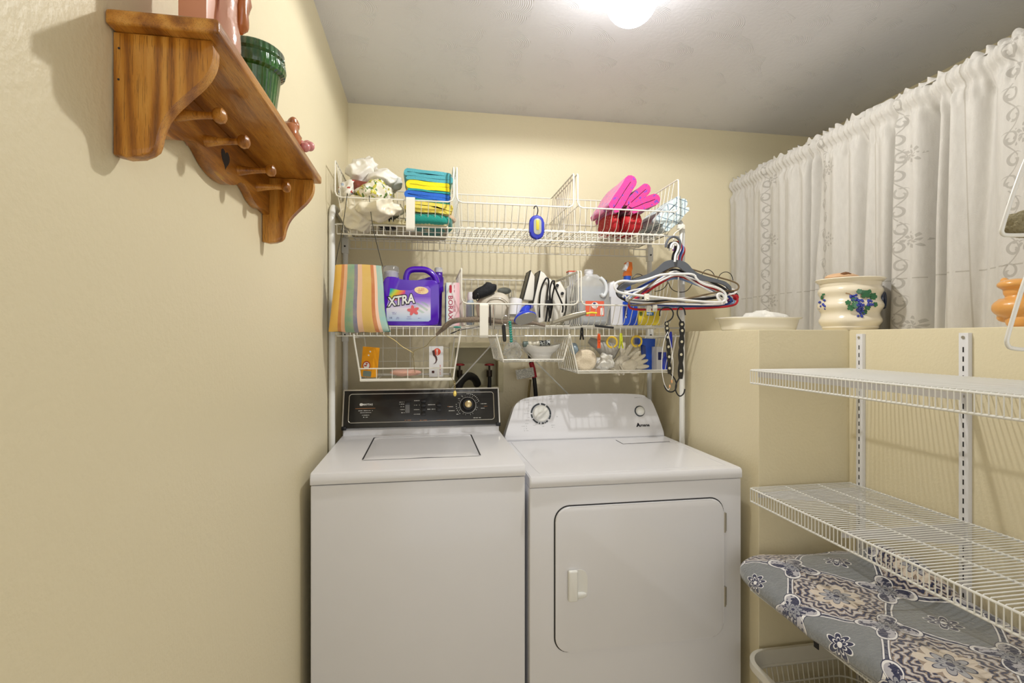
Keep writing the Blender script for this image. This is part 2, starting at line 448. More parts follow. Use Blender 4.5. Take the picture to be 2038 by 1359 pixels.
# deck with a rounded front edge and a shallow lid well
mb = MB()
prof = [(WY0, cabz + .003), (WY0 - .002, cabz + .008), (WY0 - .002, WZ - .014), (WY0 + .003, WZ - .004), (WY0 + .014, WZ), (2.24, WZ + .002), (2.24, cabz + .003)]
m_ = fr((WX0, 0, 0), (0, 1, 0), (0, 0, 1))
mb.prism(prof, WX1 - WX0, m_, .0)
bmesh.ops.bevel(mb.bm, geom=[e for e in mb.bm.edges if abs(e.verts[0].co.x - e.verts[1].co.x) < 1e-6 and max(v.co.z for v in e.verts) > WZ - .02], offset=.006, segments=3, affect='EDGES', clamp_overlap=True)
mb.build('top_deck', M_enam, t)
lx0, lx1, ly0, ly1 = -.208, .178, 1.705, 2.085
mb = MB(); mb.b2((lx0 - .002, ly0 + .01, WZ - .002), (lx1 + .002, ly1, WZ + .0022)); mb.build('lid_gap', M_seam, t, False)
mb = MB()
def lidf(u, v):
    x = lx0 + (lx1 - lx0) * u; y = ly0 + (ly1 - ly0) * v
    e = min(u, 1 - u, v, 1 - v) * 14
    return Vector((x, y, WZ + .0018 + .0035 * min(1, e) + (.0012 * math.exp(-((x + .0) / .04) ** 2) if v < .02 else 0)))
mb.grid(lidf, 40, 24); mb.build('lid', M_enam, t)
# control console
p0 = Vector((0, 2.155, WZ + .028)); p1 = Vector((0, 2.20, WZ + .176))
mb = MB(); mb.prism([(2.15, WZ), (2.15, WZ + .022), (2.158, WZ + .03), (2.205, WZ + .178), (2.24, WZ + .178), (2.24, WZ)], WX1 - WX0 - .006, fr((WX0 + .003, 0, 0), (0, 1, 0), (0, 0, 1)), 0)
mb.build('console_body', M_enam, t)
up = (p1 - p0).normalized(); nrm = Vector((1, 0, 0)).cross(up); PH = (p1 - p0).length; CW = WX1 - WX0
def CF(x, h, off=.0): return fr(Vector((x, p0.y, p0.z)) + up * h + nrm * off, (1, 0, 0), up)
cx = (WX0 + WX1) / 2
mb = MB(); mb.prism(rrect(CW - .004, PH, .003, 2), .012, CF(cx, PH / 2, .001), .001); con = mb.build('control_panel', mat('panel_black', '1E1D1C', .28, coat=.3), t)
mb = MB()
mb.prism(rrect(CW + .002, .005, .002, 2), .016, CF(cx, PH + .001, 0)); 
for x in (WX0 + .001, WX1 - .001): mb.prism(rrect(.005, PH + .006, .002, 2), .016, CF(x, PH / 2 + .001, 0))
mb.build('chrome_trim', mat('brushed_trim', 'D2CEC4', .3, metal=.8), t)
iw, ih = CW - .045, PH - .036; o = rrect(iw, ih, .012, 6); mb = MB()
mb.tube([CF(cx, PH / 2 + .003, .0135) @ Vector((a, b, 0)) for a, b in o], .0016, 6, closed=True)
mb.build('inner_trim', mat('brushed_trim', 0), con)
for x in (WX0 + .006, WX1 - .006): MB().box(Vector((x, p0.y - .008, p0.z + .004)), (.018, .02, .016), .003).build('end_cap', M_black, t)
def WP(px, py): # photo pixel on the washer panel -> local (x, h)
    q = at(px, py, Y=2.17)
    # intersect with tilted plane
    for _ in range(5):
        h = (q.z - p0.z) / up.z; q = at(px, py, Y=p0.y + up.y * h - .013)
    return q.x, h
kx, kh = WP(931, 808)
mb = MB(); mb.lathe([(0.033, 0), (.033, .004), (.028, .006), (.026, .022), (.022, .026), (0, .026)], (0, 0, 0), 32, CF(kx, kh, .013)); kn = mb.build('dial', M_black, t)
mb = MB(); mb.lathe([(.0155, .024), (.015, .032), (.012, .034), (0, .034)], (0, 0, 0), 24, CF(kx, kh, .013)); mb.prism(rrect(.003, .026, .001), .003, CF(kx, kh, .0465) @ Matrix.Rotation(-.5, 4, 'Z'))
mb.build('dial_cap', M_gold, kn)
mb = MB(); mb.tube([CF(kx, kh, .0145) @ Vector((.0345 * math.cos(a), .0345 * math.sin(a), 0)) for a in [2 * PI * i / 40 for i in range(40)]], .0009, 5, closed=True)
for i in range(24):
    a = 2 * PI * i / 24
    if i % 3: mb.prism(rrect(.005, .001, .0004, 1), .0004, CF(kx, kh, .0135) @ Matrix.Rotation(a, 4, 'Z') @ Matrix.Translation((.041, 0, 0)))
for i in range(9):
    a = math.radians(20 + i * 9); mb.prism(rrect(.004, .003, .0008, 1), .0004, CF(kx, kh, .0135) @ Matrix.Rotation(a, 4, 'Z') @ Matrix.Translation((.05, 0, 0)))
for i in range(6):
    a = math.radians(175 + i * 10); mb.prism(rrect(.003, .003, .0008, 1), .0004, CF(kx, kh, .0135) @ Matrix.Rotation(a, 4, 'Z') @ Matrix.Translation((.049, 0, 0)))
mb.build('dial_marks', M_print, con, False)
for px, py0, py1 in ((843, 797, 828),):
    for i in range(4):
        x, h = WP(px, 799 + i * 8.6); MB().prism(rrect(.019, .0155, .002), .007, CF(x, h, .013), .0012).build('push_button', M_black, t)
for i in range(2):
    x, h = WP(873.5, 807 + i * 9.2); MB().prism(rrect(.019, .016, .002), .007, CF(x, h, .013), .0012).build('push_button', M_black, t)
x, h = WP(811, 813); MB().prism(rrect(.018, .044, .001), .001, CF(x, h, .013)).build('slider_track', mat('grey_plastic', '77787A', .5), con)
x, h = WP(811, 804); MB().prism(rrect(.022, .012, .002), .008, CF(x, h, .013), .001).build('slider_knob', M_black, t)
mb = MB(); sd = 0
for px, py, w_, n in ((800, 802, .02, 7), (800, 806, .022, 7), (801, 811, .015, 5), (801, 817, .018, 6), (802, 823, .013, 4),
                      (830, 799, .024, 7), (830, 808, .024, 7), (830, 817, .026, 8), (830, 826, .026, 8), (859, 807, .03, 9), (859, 816, .034, 10),
                      (898, 811, .018, 6), (899, 819, .024, 7), (910, 826, .012, 4), (963, 805, .026, 8), (961, 814, .016, 5), (950, 833, .032, 10), (914, 795, .01, 3), (920, 790, .008, 3)):
    sd += 1; x, h = WP(px, py); marks(MB_(), CF(x, h, .0132), w_, .0035, n, sd); put('printed_word', M_print, con)
for py, w_, n in ((819, .058, 14), (823, .044, 11), (828, .03, 7), (832, .02, 4)):
    sd += 1; x, h = WP(728, py); marks(MB_(), CF(x, h, .0132), w_, .003, n, sd); put('printed_word', M_print, con)
mb = MB(); x, h = WP(719, 807); mb.prism(rrect(.013, .011, .005, 4), .0005, CF(x, h, .0132))
x, h = WP(731, 807); textmb(mb, 'MAYTAG', .0105, CF(x + .002, h, .0132), sx=.95, bold=.0003)
mb.build('logo_lettering', M_print, con, False)
mb = MB()
x, h = WP(727, 814.5); mb.prism(rrect(.08, .0014, .0004, 1), .0004, CF(x, h, .0132))
for px, w_, n in ((812, .026, 7), (844, .034, 9), (879, .044, 12)): sd += 1; x, h = WP(px, 838); marks(MB_(), CF(x, h, .0132), w_, .003, n, sd); put('printed_word', M_oprint, con)
for px, py in ((895, 809.5), (966, 809)): sd += 1; x, h = WP(px, py + 1); marks(MB_(), CF(x, h, .0132), .018, .0025, 6, sd); put('printed_word', M_oprint, con)
mb.build('orange_line', M_oprint, con, False)

# ---------------------------------------------------------------- dryer
DX0, DX1, DY0, DZ = .318, 1.049, 1.56, ZC - .4365
t = thing('clothes_dryer', 'white front-loading dryer with two-knob white console, right of the washing machine', 'dryer', ((DX0 + DX1) / 2, 1.9, 0))
cz = DZ - .036
mb = MB(); mb.b2((DX0, DY0 + .004, .03), (DX1, 2.24, cz), .007); mb.build('cabinet', M_enam, t)
MB().b2((DX0 + .01, DY0 + .012, cz - .002), (DX1 - .01, 2.23, cz + .005)).build('seam', M_seam, t, False)
for x in (DX0 + .05, DX1 - .05):
    for y in (DY0 + .06, 2.18): MB().cyl((x, y, 0), (x, y, .031), .02).build('foot', M_black, t)
mb = MB()
prof = [(DY0, cz + .002), (DY0 - .003, cz + .007), (DY0 - .003, DZ - .01), (DY0 + .002, DZ - .002), (DY0 + .01, DZ), (2.24, DZ), (2.24, cz + .002)]
mb.prism(prof, DX1 - DX0, fr((DX0, 0, 0), (0, 1, 0), (0, 0, 1)), 0)
bmesh.ops.bevel(mb.bm, geom=[e for e in mb.bm.edges if abs(e.verts[0].co.x - e.verts[1].co.x) < 1e-6 and max(v.co.z for v in e.verts) > DZ - .02], offset=.006, segments=3, affect='EDGES', clamp_overlap=True)
mb.build('top_deck', M_enam, t)
# raised rim lines of the deck
mb = MB()
q = [(DX0 + .03, 2.10), (DX0 + .035, DY0 + .04), (DX0 + .05, DY0 + .028), (DX1 - .05, DY0 + .028), (DX1 - .035, DY0 + .04), (DX1 - .03, 2.02)]
mb.tube([(a, b, DZ - .0008) for a, b in smooth([Vector(p) for p in q], 2)], .0022, 6); mb.build('deck_rim', M_enam, t)
# lint screen cover
a0 = at(1226, 876, Z=DZ); a1 = at(1240, 883.5, Z=DZ); a2 = at(1333, 879, Z=DZ); a3 = at(1333, 868, Z=DZ)
mb = MB(); mb.tube([p + Vector((0, 0, .0002)) for p in smooth([a0, a1, a1, a2], 1)], .0013, 5); mb.build('lint_cover_gap', M_seam, t)
mb = MB(); mb.prism([(a0.x, a0.y), (a1.x, a1.y), (a2.x - .01, a2.y), (a2.x - .012, a0.y)], .0015, Matrix.Translation((0, 0, DZ)), 0); mb.build('lint_cover', M_enam, t)
# console: trapezoid with big rounded shoulders, leaning back
q0 = Vector((0, 2.115, DZ)); q1 = Vector((0, 2.165, DZ + .196)); dup = (q1 - q0).normalized(); dn = Vector((1, 0, 0)).cross(dup); HH = (q1 - q0).length
out = [(-.362, 0), (-.355, .035), (-.325, .115), (-.313, .150), (-.285, .178), (-.22, .190), (-.08, .1965), (.08, .1965), (.22, .193), (.285, .186), (.315, .165), (.333, .115), (.355, .035), (.362, 0)]
o2 = [tuple(v) for v in smooth([Vector(p) for p in out], 2)]
dcx = (DX0 + DX1) / 2
def DF(x, h, off=0): return fr(Vector((x, q0.y, q0.z)) + dup * h + dn * off, (1, 0, 0), dup)
mb = MB(); mb.prism(o2, -.075, DF(dcx, 0, 0), .009, 4); con = mb.build('console', M_enam, t)
def DP(px, py, Yo=0):
    q = at(px, py, Y=2.14)
    for _ in range(6):
        h = (q.z - q0.z) / dup.z; q = at(px, py, Y=q0.y + dup.y * h)
    return q.x, h
kx, kh = DP(1076.5, 823)
mb = MB()
for a0_, a1_ in ((95, 175), (182, 205), (211, 248), (254, 262), (272, 285), (290, 296), (300, 312), (325, 350), (352, 412), (420, 447)):
    n = max(2, int((a1_ - a0_) / 8)); R0, R1 = .0385, .0455
    o = [(R1 * math.cos(math.radians(a0_ + (a1_ - a0_) * i / n)), R1 * math.sin(math.radians(a0_ + (a1_ - a0_) * i / n))) for i in range(n + 1)] + \
        [(R0 * math.cos(math.radians(a1_ - (a1_ - a0_) * i / n)), R0 * math.sin(math.radians(a1_ - (a1_ - a0_) * i / n))) for i in range(n + 1)]
    mb.prism(o, .0006, DF(kx, kh, .0004))
mb.build('dial_ring', mat('dark_print', '3A4046', .5), con, False)
mb = MB(); mb.lathe([(.0355, 0), (.0345, .012), (.031, .015), (0, .015)], (0, 0, 0), 36, DF(kx, kh, 0)); 
mb.blob((0, 0, 0), (.066, .018, .03), 2.4, m=DF(kx, kh, .016) @ Matrix.Rotation(math.radians(38), 4, 'Z')); kn = mb.build('dial', mat('white_knob', 'ECECE8', .25, coat=.3), t)
kx2, kh2 = DP(1273, 818)
mb = MB(); mb.lathe([(.024, 0), (.024, .002), (.0205, .003), (0, .003)], (0, 0, 0), 32, DF(kx2, kh2, 0)); mb.build('button_ring', mat('dark_print', 0), con)
mb = MB(); mb.lathe([(.0195, 0), (.0195, .008), (.016, .013), (.008, .0155), (0, .016)], (0, 0, 0), 32, DF(kx2, kh2, .002)); mb.build('start_button', mat('white_knob', 0), t)
mb = MB(); x, h = DP(1281, 846); textmb(mb, 'Amana', .0165, DF(x - .001, h, .0004), bold=.0006, sx=1.25)
textmb(mb, 'A', .024, DF(x - .0255, h + .001, .0004), bold=.0008, sx=1.1)
mb.build('logo', mat('logo_black', '1A1C26', .4), con, False)
mb = MB(); sd = 100
for px, py, w_, n in ((1065, 794, .016, 5), (1095, 789, .014, 4), (1096, 794, .012, 4), (1098, 799, .016, 5), (1048, 796, .022, 5), (1050, 801, .014, 4), (1055, 806, .012, 4), (1050, 812, .012, 4), (1050, 818, .016, 5),
                      (1048, 823, .02, 6), (1053, 831, .01, 3), (1050, 836, .016, 4), (1048, 843, .02, 5), (1045, 848, .028, 6), (1046, 853, .014, 3), (1048, 857, .02, 4), (1064, 846, .012, 4), (1081, 848, .01, 3), (1101, 846, .018, 4), (1101, 850, .014, 4), (1108, 829, .012, 3), (1270, 791, .036, 10)):
    sd += 1; x, h = DP(px, py); marks(MB_(), DF(x, h, .0003), w_, .0024, n, sd); put('printed_word', mat('grey_print', 'A6A8AA', .5), con)
# door: real groove around a raised panel
a = at(1103, 1000, Y=DY0); b = at(1441, 1000, Y=DY0); zt = at(1270, 998, Y=DY0).z; zb = at(1103, 1297, Y=DY0).z
dw, dh = b.x - a.x, .468; dcx_, dcz = (a.x + b.x) / 2, 0
zt = at(1415, 990, Y=DY0).z; dcz = zt - dh / 2
MB().prism(rrect(dw, dh, .05, 8), .003, XZ(dcx_, DY0 + .005, dcz)).build('door_gap', M_seam, t, False)
mb = MB(); mb.prism(rrect(dw - .007, dh - .007, .047, 8), .014, XZ(dcx_, DY0 + .008, dcz), .004, 3); dr = mb.build('door', M_enam, t)
hx, hz = xs(1151, DY0), at(1151, 1161, Y=DY0).z
mb = MB(); mb.prism(rrect(.056, .094, .026, 6), .0012, XZ(hx, DY0 - .006, hz), 0)
mb.build('handle_cup', mat('white_knob', 0), dr)
mb = MB(); o = rrect(.031, .098, .006, 4); 
mb.prism(o, .014, XZ(xs(1138, DY0), DY0 - .007, hz + .001), .005, 3); mb.blob((hx + .002, DY0 - .008, hz - .034), (.048, .012, .02), 2.2)
mb.build('handle', mat('white_knob', 0), dr)
for zz in (dcz + dh / 2 - .085, dcz - dh / 2 + .135):
    mb = MB(); mb.cyl((dcx_ + dw / 2 + .0005, DY0 - .002, zz - .033), (dcx_ + dw / 2 + .0005, DY0 - .002, zz + .033), .0045, n=10)
    mb.b2((dcx_ + dw / 2 - .008, DY0 - .001, zz - .03), (dcx_ + dw / 2 + .009, DY0 + .004, zz + .03)); mb.build('hinge', mat('hinge_steel', 'B9B4A6', .35, metal=.7), dr)
# ---------------------------------------------------------------- oak peg shelf on the left wall
def oak(axis):
    sc = {'y': (9, .9, 9), 'z': (9, 9, .9)}[axis]
    def f(nt, x, y, z, u, v, tc):
        g = ntex(nt, tc, 12, 6, sc=sc, rough=.65); k = ntex(nt, tc, 2.2, 2, sc=tuple(q / 3 for q in sc))
        rings = ((k * 60).sin() * .5 + .5)
        f_ = g * .75 + rings * .35
        fine = ntex(nt, tc, 75, 3, sc={'y': (12, .45, 12), 'z': (12, 12, .45)}[axis])
        c = ramp(nt, f_, [(.2, '6A3C12'), (.42, '9E621C'), (.6, 'BE7F2C'), (.85, 'D49A46')])
        return mix(nt, (fine < .40) * .45, c, lin('4E2A0C'))
    return pmat('oak_' + axis, f, .32, lambda nt, x, y, z, u, v, tc: ntex(nt, tc, 60, 3, sc=sc), .12, coat=.25)
OY, OZ = oak('y'), oak('z')
sy0, sy1 = .672, 1.244
SZ = ZC + .383; SX = XL + .123; TH_B = .018; zs = SZ - TH_B
t = thing('peg_shelf', 'oak wall shelf with four turned pegs and scalloped brackets on the left wall', 'shelf', (XL, (sy0 + sy1) / 2, SZ - .17))
mb = MB(); mb.b2((XL + .001, sy0 - .016, zs), (SX, sy1 + .018, SZ), .005, 3); mb.build('top_board', OY, t)
br = [(0, 0), (.108, 0), (.111, -.010), (.109, -.03), (.098, -.05), (.078, -.070), (.058, -.092), (.049, -.114), (.046, -.132), (.040, -.144), (.014, -.149), (0, -.146)]
brs = smooth([Vector(p) for p in br[1:-1]], 2); bo = [(0, 0)] + [tuple(p) for p in brs] + [(0, -.146)]
for y in (sy0, sy1 - .019):
    MB().prism(bo, .019, fr((XL + .001, y + .019, zs), (1, 0, 0), (0, 0, 1)), .003).build('bracket', OZ, t)
# scalloped back board
y0, y1 = sy0 + .019, sy1 - .019; yc = (y0 + y1) / 2
ctrl = [(-.268, -.085), (-.23, -.080), (-.20, -.088), (-.16, -.082), (-.135, -.070), (-.105, -.061), (-.085, -.066), (-.06, -.080), (-.03, -.088), (0, -.090)]
ctrl = ctrl + [(-a, b) for a, b in reversed(ctrl[:-1])]
bot = [(p.x + yc - y0, p.y) for p in smooth([Vector(c) for c in ctrl], 2)]
bot[0] = (0, bot[0][1]); bot[-1] = (y1 - y0, bot[-1][1])
mb = MB(); mb.prism([(0, 0)] + bot + [(y1 - y0, 0)], .016, fr((XL + .001, y0, zs), (0, 1, 0), (0, 0, 1)), .003); mb.build('back_board', OY, t)
mb = MB(); ho = []
for i in range(28):
    a = 2 * PI * i / 28; ho.append((.0012 * 16 * math.sin(a) ** 3, .0012 * (13 * math.cos(a) - 5 * math.cos(2 * a) - 2 * math.cos(3 * a) - math.cos(4 * a))))
mb.prism(ho, .0006, fr((XL + .0168, yc + .012, ZC + .318), (0, 1, 0), (0, 0, 1))); mb.build('heart_cutout', mat('dark_gap', 0), t, False)
for y in (.791, .889, 1.034, 1.141):
    mb = MB(); pr = [(.0098, 0), (.0092, .004), (.0062, .022), (.0050, .040), (.0052, .049), (.0095, .052), (.0115, .057), (.0105, .063), (.006, .0665), (0, .0672)]
    mb.lathe(pr, (XL + .0165, y, ZC + .318), 18, Vector((1, 0, .05)).to_track_quat('Z', 'Y').to_matrix().to_4x4()); mb.build('peg', OZ, t)
for px, py in ((237, 96), (236, 158)):
    c = at(px, py, Y=sy0); MB().cyl((c.x, sy0 - .0006, c.z), (c.x, sy0 + .0005, c.z), .0013, n=8).build('nail_hole', mat('dark_gap', 0), t)
# things standing on it
M_pink = mat('pink_glaze', 'D9A58E', .18, coat=.6, var=.12, bump=(40, .2)); M_terr = mat('terracotta_glaze', 'B46A38', .25, coat=.5, var=.2)
t = thing('ceramic_ornament', 'pink and brown glazed ceramic ornament standing on the near end of the oak shelf', 'ornament', (-.29, .76, SZ))
mb = MB(); mb.b2((-.316, .712, SZ), (-.281, .80, SZ + .16), .004); mb.build('body', mat('peach_ceramic', 'D0906F', .4, var=.08), t)
mb = MB()
def vf(u, v):
    a = 2 * PI * u; r = .017 + .003 * math.sin(v * 9) + .002 * mnoise.noise(Vector((math.cos(a) * 3, math.sin(a) * 3, v * 9)))
    return Vector((-.276 + r * math.cos(a) * .8, .765 + r * math.sin(a) * 1.4, SZ + .16 * v))
mb.grid(vf, 26, 20, wrapu=True); mb.build('glazed_front', M_pink, t)
mb = MB(); mb.blob((-.268, .792, SZ + .105), (.022, .026, .09), 3, .005, 60, seed=2); mb.build('side_ridge', M_terr, t)
# green pot
gy = .962; gx = -.305
def greencol(nt, x, y, z, u, v, tc):
    return ramp(nt, ntex(nt, tc, 30, 4, sc=(1, 1, .2)), [(.3, '06160B'), (.5, '123F1C'), (.7, '2F7A30'), (.88, '9CC46A')])
M_green = pmat('green_glaze', greencol, .1, coat=.9, bumpfn=lambda nt, x, y, z, u, v, tc: (atan2(y, x) * 34).sin() * .3 + ntex(nt, tc, 40, 3), bs=.5)
t = thing('plant_pot', 'dark green glazed ribbed pot standing on the oak shelf', 'pot', (gx, gy, SZ))
mb = MB(); mb.lathe([(.034, 0), (.037, .01), (.046, .082), (.048, .09)], (gx, gy, SZ), 48); mb.build('body', M_green, t)
mb = MB(); mb.lathe([(.047, .082), (.053, .086), (.055, .094), (.054, .104), (.050, .107), (.053, .111), (.052, .122), (.049, .125), (.046, .121), (.044, .095), (.0, .09)], (gx, gy, SZ), 48); mb.build('rim_band', M_green, t)
t = thing('ceramic_figurine', 'small brown and pink glazed ceramic figurine at the far end of the oak shelf', 'figurine', (-.27, 1.1, SZ))
mb = MB(); mb.blob((-.273, 1.085, SZ + .026), (.038, .05, .054), 2.2, .005, 50, seed=1); mb.blob((-.268, 1.09, SZ + .05), (.024, .03, .03), 2, .004, 60, seed=3)
mb.build('body', M_terr, t)
mb = MB()
for i in range(5):
    a = 2 * PI * i / 5; mb.blob((-.252 + .010 * math.cos(a), 1.115 + .010 * math.sin(a), SZ + .018 + .006 * math.sin(a)), (.02, .02, .020), 2)
mb.build('flower', mat('rose_glaze', 'D98C8C', .2, coat=.6), t)

# ---------------------------------------------------------------- over-washer rack
M_wire = mat('white_wire', 'E6E3D8', .35, coat=.3)
M_pole = mat('white_pole', 'E2E2DE', .35, coat=.3)
RY0, RY1 = 2.0, 2.32; TZ = ZC + .432; MZ = ZC + .045; SX0, SX1 = -.336, .986; PX0, PX1 = -.3545, 1.066
t = thing('laundry_rack', 'white steel over-washer rack with two wire shelves between its side frames', 'rack', ((PX0 + PX1) / 2, 2.16, 0))
rk = t
def wdeck(x0, x1, y0, y1, zt, lip, n, rails=4):
    mb = MB(); r = .0016
    for y in (y0, y1):
        for z in (zt, zt - lip): mb.tube([(x0, y, z), (x1, y, z)], .0028, 6)
    for k in range(1, rails): yy = y0 + (y1 - y0) * k / rails; mb.tube([(x0, yy, zt - .003), (x1, yy, zt - .003)], .0024, 5)
    for i in range(n + 1):
        x = x0 + (x1 - x0) * i / n
        mb.tube([(x, y0 - .002, zt - lip), (x, y0 - .002, zt + .001), (x, y1 + .002, zt + .001), (x, y1 + .002, zt - lip)], r, 5)
    return mb
wdeck(SX0, SX1, RY0, RY1, TZ, .037, 54).build('wire_shelf', M_wire, t)
wdeck(SX0, SX1, RY0, RY1, MZ, .036, 54).build('wire_shelf', M_wire, t)
for x in (PX0, PX1):
    ztop = ZC + .508
    arc = [(x, RY0, .0), (x, RY0, ztop - .05), (x, RY0 + .012, ztop - .018), (x, RY0 + .045, ztop), (x, RY1 - .045, ztop), (x, RY1 - .012, ztop - .018), (x, RY1, ztop - .05), (x, RY1, 0)]
    pts = [Vector(arc[0])] + smooth(arc[1:-1], 2) + [Vector(arc[-1])]
    MB().tube(pts, .0118, 14).build('side_frame', M_pole, t)
    for y in (RY0, RY1): MB().cyl((x, y, 0), (x, y, .02), .0145).build('foot', mat('grey_plastic', 0), t)
# plates that carry the shelves
for zt in (TZ, MZ):
    for x, xp in ((SX0, PX0), (SX1, PX1)):
        for y in (RY0, RY1):
            mb = MB(); s_ = 1 if x > 0 else -1
            if abs(x - xp) > .03: mb.tube([(x, y, zt - .002), (xp, y, zt - .002)], .003, 6); mb.tube([(x, y, zt - .036), (xp, y, zt - .036)], .003, 6)
            if y == RY1: mb.b2((xp - .014, y - .014, zt - .06), (xp + .014, y + .014, zt + .008), .003)
            else: mb.b2((xp - .003, y - .0125, zt - .04), (xp + .003, y + .0125, zt + .002), .001); mb.tube([(x, y, zt - .002), (xp, y, zt - .002)], .003, 6)
            mb.build('shelf_clamp', M_pole, t)
            if y == RY1: MB().cyl((xp - s_ * .0, y - .018, zt - .03), (xp, y - .0135, zt - .03), .004, n=8).build('screw', M_black, t)
# cross braces between the rear poles
cxm = xs(1005, RY1); 
MB().tube([(cxm - .02, RY1 + .006, MZ - .03), (xs(890, RY1), RY1 + .006, at(890, 783, Y=RY1).z), (PX0, RY1 + .004, .62)], .0032, 6).build('brace', M_pole, t)
MB().tube([(cxm + .02, RY1 + .006, MZ - .03), (xs(1129, RY1), RY1 + .006, at(1129, 782, Y=RY1).z), (PX1, RY1 + .004, .60)], .0032, 6).build('brace', M_pole, t)

# stacking wire baskets
def basket(label, x0, x1, z0, hf=.083, hr=.218, y0=RY0 + .003, y1=RY1 - .006, lean=.055, n=15, grp='wire baskets on the rack', flare=.0):
    t = thing('wire_basket', label, 'basket', ((x0 + x1) / 2, (y0 + y1) / 2, z0), grp)
    yt = y0 - lean; ins = .02
    def C(x, y, z): return Vector((x, y, z))
    zf, zr = z0 + hf, z0 + hr
    pts = []
    def corner(a, b, c, r=.018):
        a, b, c = map(Vector, (a, b, c)); return [b + (a - b).normalized() * r, b + (a - b).normalized() * r * .3 + (c - b).normalized() * r * .3, b + (c - b).normalized() * r]
    P = [(x0, yt, zr), (x0, yt, zf), (x1, yt, zf), (x1, yt, zr), (x1 - 0, y1, zr), (x0, y1, zr)]
    loop = []
    for i in range(6): loop += corner(P[i - 1], P[i], P[(i + 1) % 6], .02 if i in (1, 2) else .008)
    MB().tube(loop, .0031, 8, closed=True).build('rim', M_wire, t)
    mb = MB(); xa, xb = x0 + ins, x1 - ins; nb = n
    mb.tube([(xa, y0, z0), (xb, y0, z0), (xb, y1 - .01, z0), (xa, y1 - .01, z0)], .0026, 6, closed=True)
    for i in range(nb + 1):
        f = i / nb; xt = x0 + .012 + (x1 - x0 - .024) * f; xq = xa + (xb - xa) * f
        mb.tube([(xt, yt, zf), (xt + (xq - xt) * .75, yt + (y0 - yt) * .7, z0 + .014), (xq, y0 + .006, z0 + .002), (xq, y1 - .014, z0 + .002), (xt + (xq - xt) * .75, y1 - .004, z0 + .014), (xt, y1, zr)], .0015, 5)
    for zz in (.45,):
        h = z0 + hr * zz
        mb.tube([(x0 + ins * (1 - zz), yt + .01, h), (x0 + ins * (1 - zz), y1 - .003, h), (x1 - ins * (1 - zz), y1 - .003, h), (x1 - ins * (1 - zz), yt + .01, h)], .0019, 5)
    m = 10
    for i in range(1, m):
        f = i / m; yb = y0 + (y1 - .01 - y0) * f; yy = yt + (y1 - yt) * f
        for xt, xq in ((x0, xa), (x1, xb)): mb.tube([(xt, yy, zr), (xt + (xq - xt) * .8, yb, z0 + .012), (xq + (xa - xq) * .03, yb, z0 + .002)], .0015, 5)
    for i in range(1, 4): yy = y0 + (y1 - y0) * i / 4; mb.tube([(xa, yy, z0), (xb, yy, z0)], .0016, 5)
    mb.build('wire_grid', M_wire, t); return t
zt_, zm_ = TZ + .005, MZ + .005
basket('wire basket at the left of the top rack shelf, full of bags and towels', -.334, .100, zt_)
basket('empty wire basket in the middle of the top shelf, a blue light on its rail', .112, .575, zt_)
basket('wire basket at the right end of the top shelf holding pink and plaid towels', .592, 1.022, zt_)
basket('wire basket in the middle of the lower rack shelf, full of irons and cords', .130, .594, zm_)
basket('wire basket at the right end of the lower rack shelf holding a water jug', .606, 1.022, zm_)

# ---------------------------------------------------------------- right wall: standards and ventilated shelves
def standard(py, label):
    zt = ZC + .0145; z0 = .14; t = thing('shelf_standard', label, 'shelf standard', (XLED, py, z0), 'slotted wall standards')
    mb = MB(); mb.b2((XLED - .0135, py - .0125, z0), (XLED - .0002, py + .0125, zt), .0015); mb.build('channel', mat('standard_white', 'E2E2E4', .35), t)
    mb = MB(); z = zt - .045; i = 0
    while z > z0 + .03:
        mb.b2((XLED - .0142, py - .0016, z - .007), (XLED - .0132, py + .0016, z + .007)); z -= .0254
    mb.build('slots', M_black, t, False)
    for z in (zt - .012, zt - .17, zt - .62): MB().cyl((XLED - .0158, py, z), (XLED - .013, py, z), .0042, n=12).build('screw', mat('hinge_steel', 0), t)
    return t
ST = (1.475, 1.142)
standard(ST[0], 'white slotted wall standard next to the corner of the right wall')
standard(ST[1], 'white slotted wall standard nearer the camera on the right wall')
M_wire2 = mat('white_wire_bright', 'E8E8E4', .3, coat=.3)
def vshelf(label, zt, y0, y1, x0=1.043, x1=XLED - .018, sp=.0254 / 2 * 1.0, lip=.041):
    t = thing('wire_wall_shelf', label, 'shelf', ((x0 + x1) / 2, (y0 + y1) / 2, zt - lip), 'wire shelves on the right wall')
    mb = MB(); n = int((y1 - y0) / sp)
    for i in range(n + 1):
        y = y1 - .002 - i * sp
        mb.tube([(x0 - .002, y, zt - lip), (x0 - .002, y, zt), (x0 + .004, y, zt + .003), (x1, y, zt + .003)], .0014, 5)
    mb.build('wire_deck', M_wire2, t)
    mb = MB()
    for x, z in ((x0, zt), (x0, zt - lip), (x0 + (x1 - x0) * .34, zt), (x0 + (x1 - x0) * .67, zt), (x1, zt)): mb.tube([(x, y0, z), (x, y1, z)], .003, 8)
    mb.build('rails', M_wire2, t)
    for y in ST:
        mb = MB(); mb.prism([(XLED - .012, zt - .004), (x0 + .012, zt - .004), (x0 + .006, zt + .002), (x0 + .004, zt - .02), (x0 + .03, zt - .022), (XLED - .012, zt - .062)], .0035, fr((0, y + .00175, 0), (1, 0, 0), (0, 0, 1)))
        mb.build('bracket', mat('bracket_white', 'DCDADC', .35), t)
    return t
vshelf('white wire shelf on the right wall, the topmost one just below the ledge', ZC - .105, .42, 1.505)
vshelf('white wire shelf on the right wall, the middle one above the patterned blanket', ZC - .491, .42, 1.505)
vshelf('white wire shelf on the right wall, the lowest one under the patterned blanket', ZC - .780, .42, 1.505)
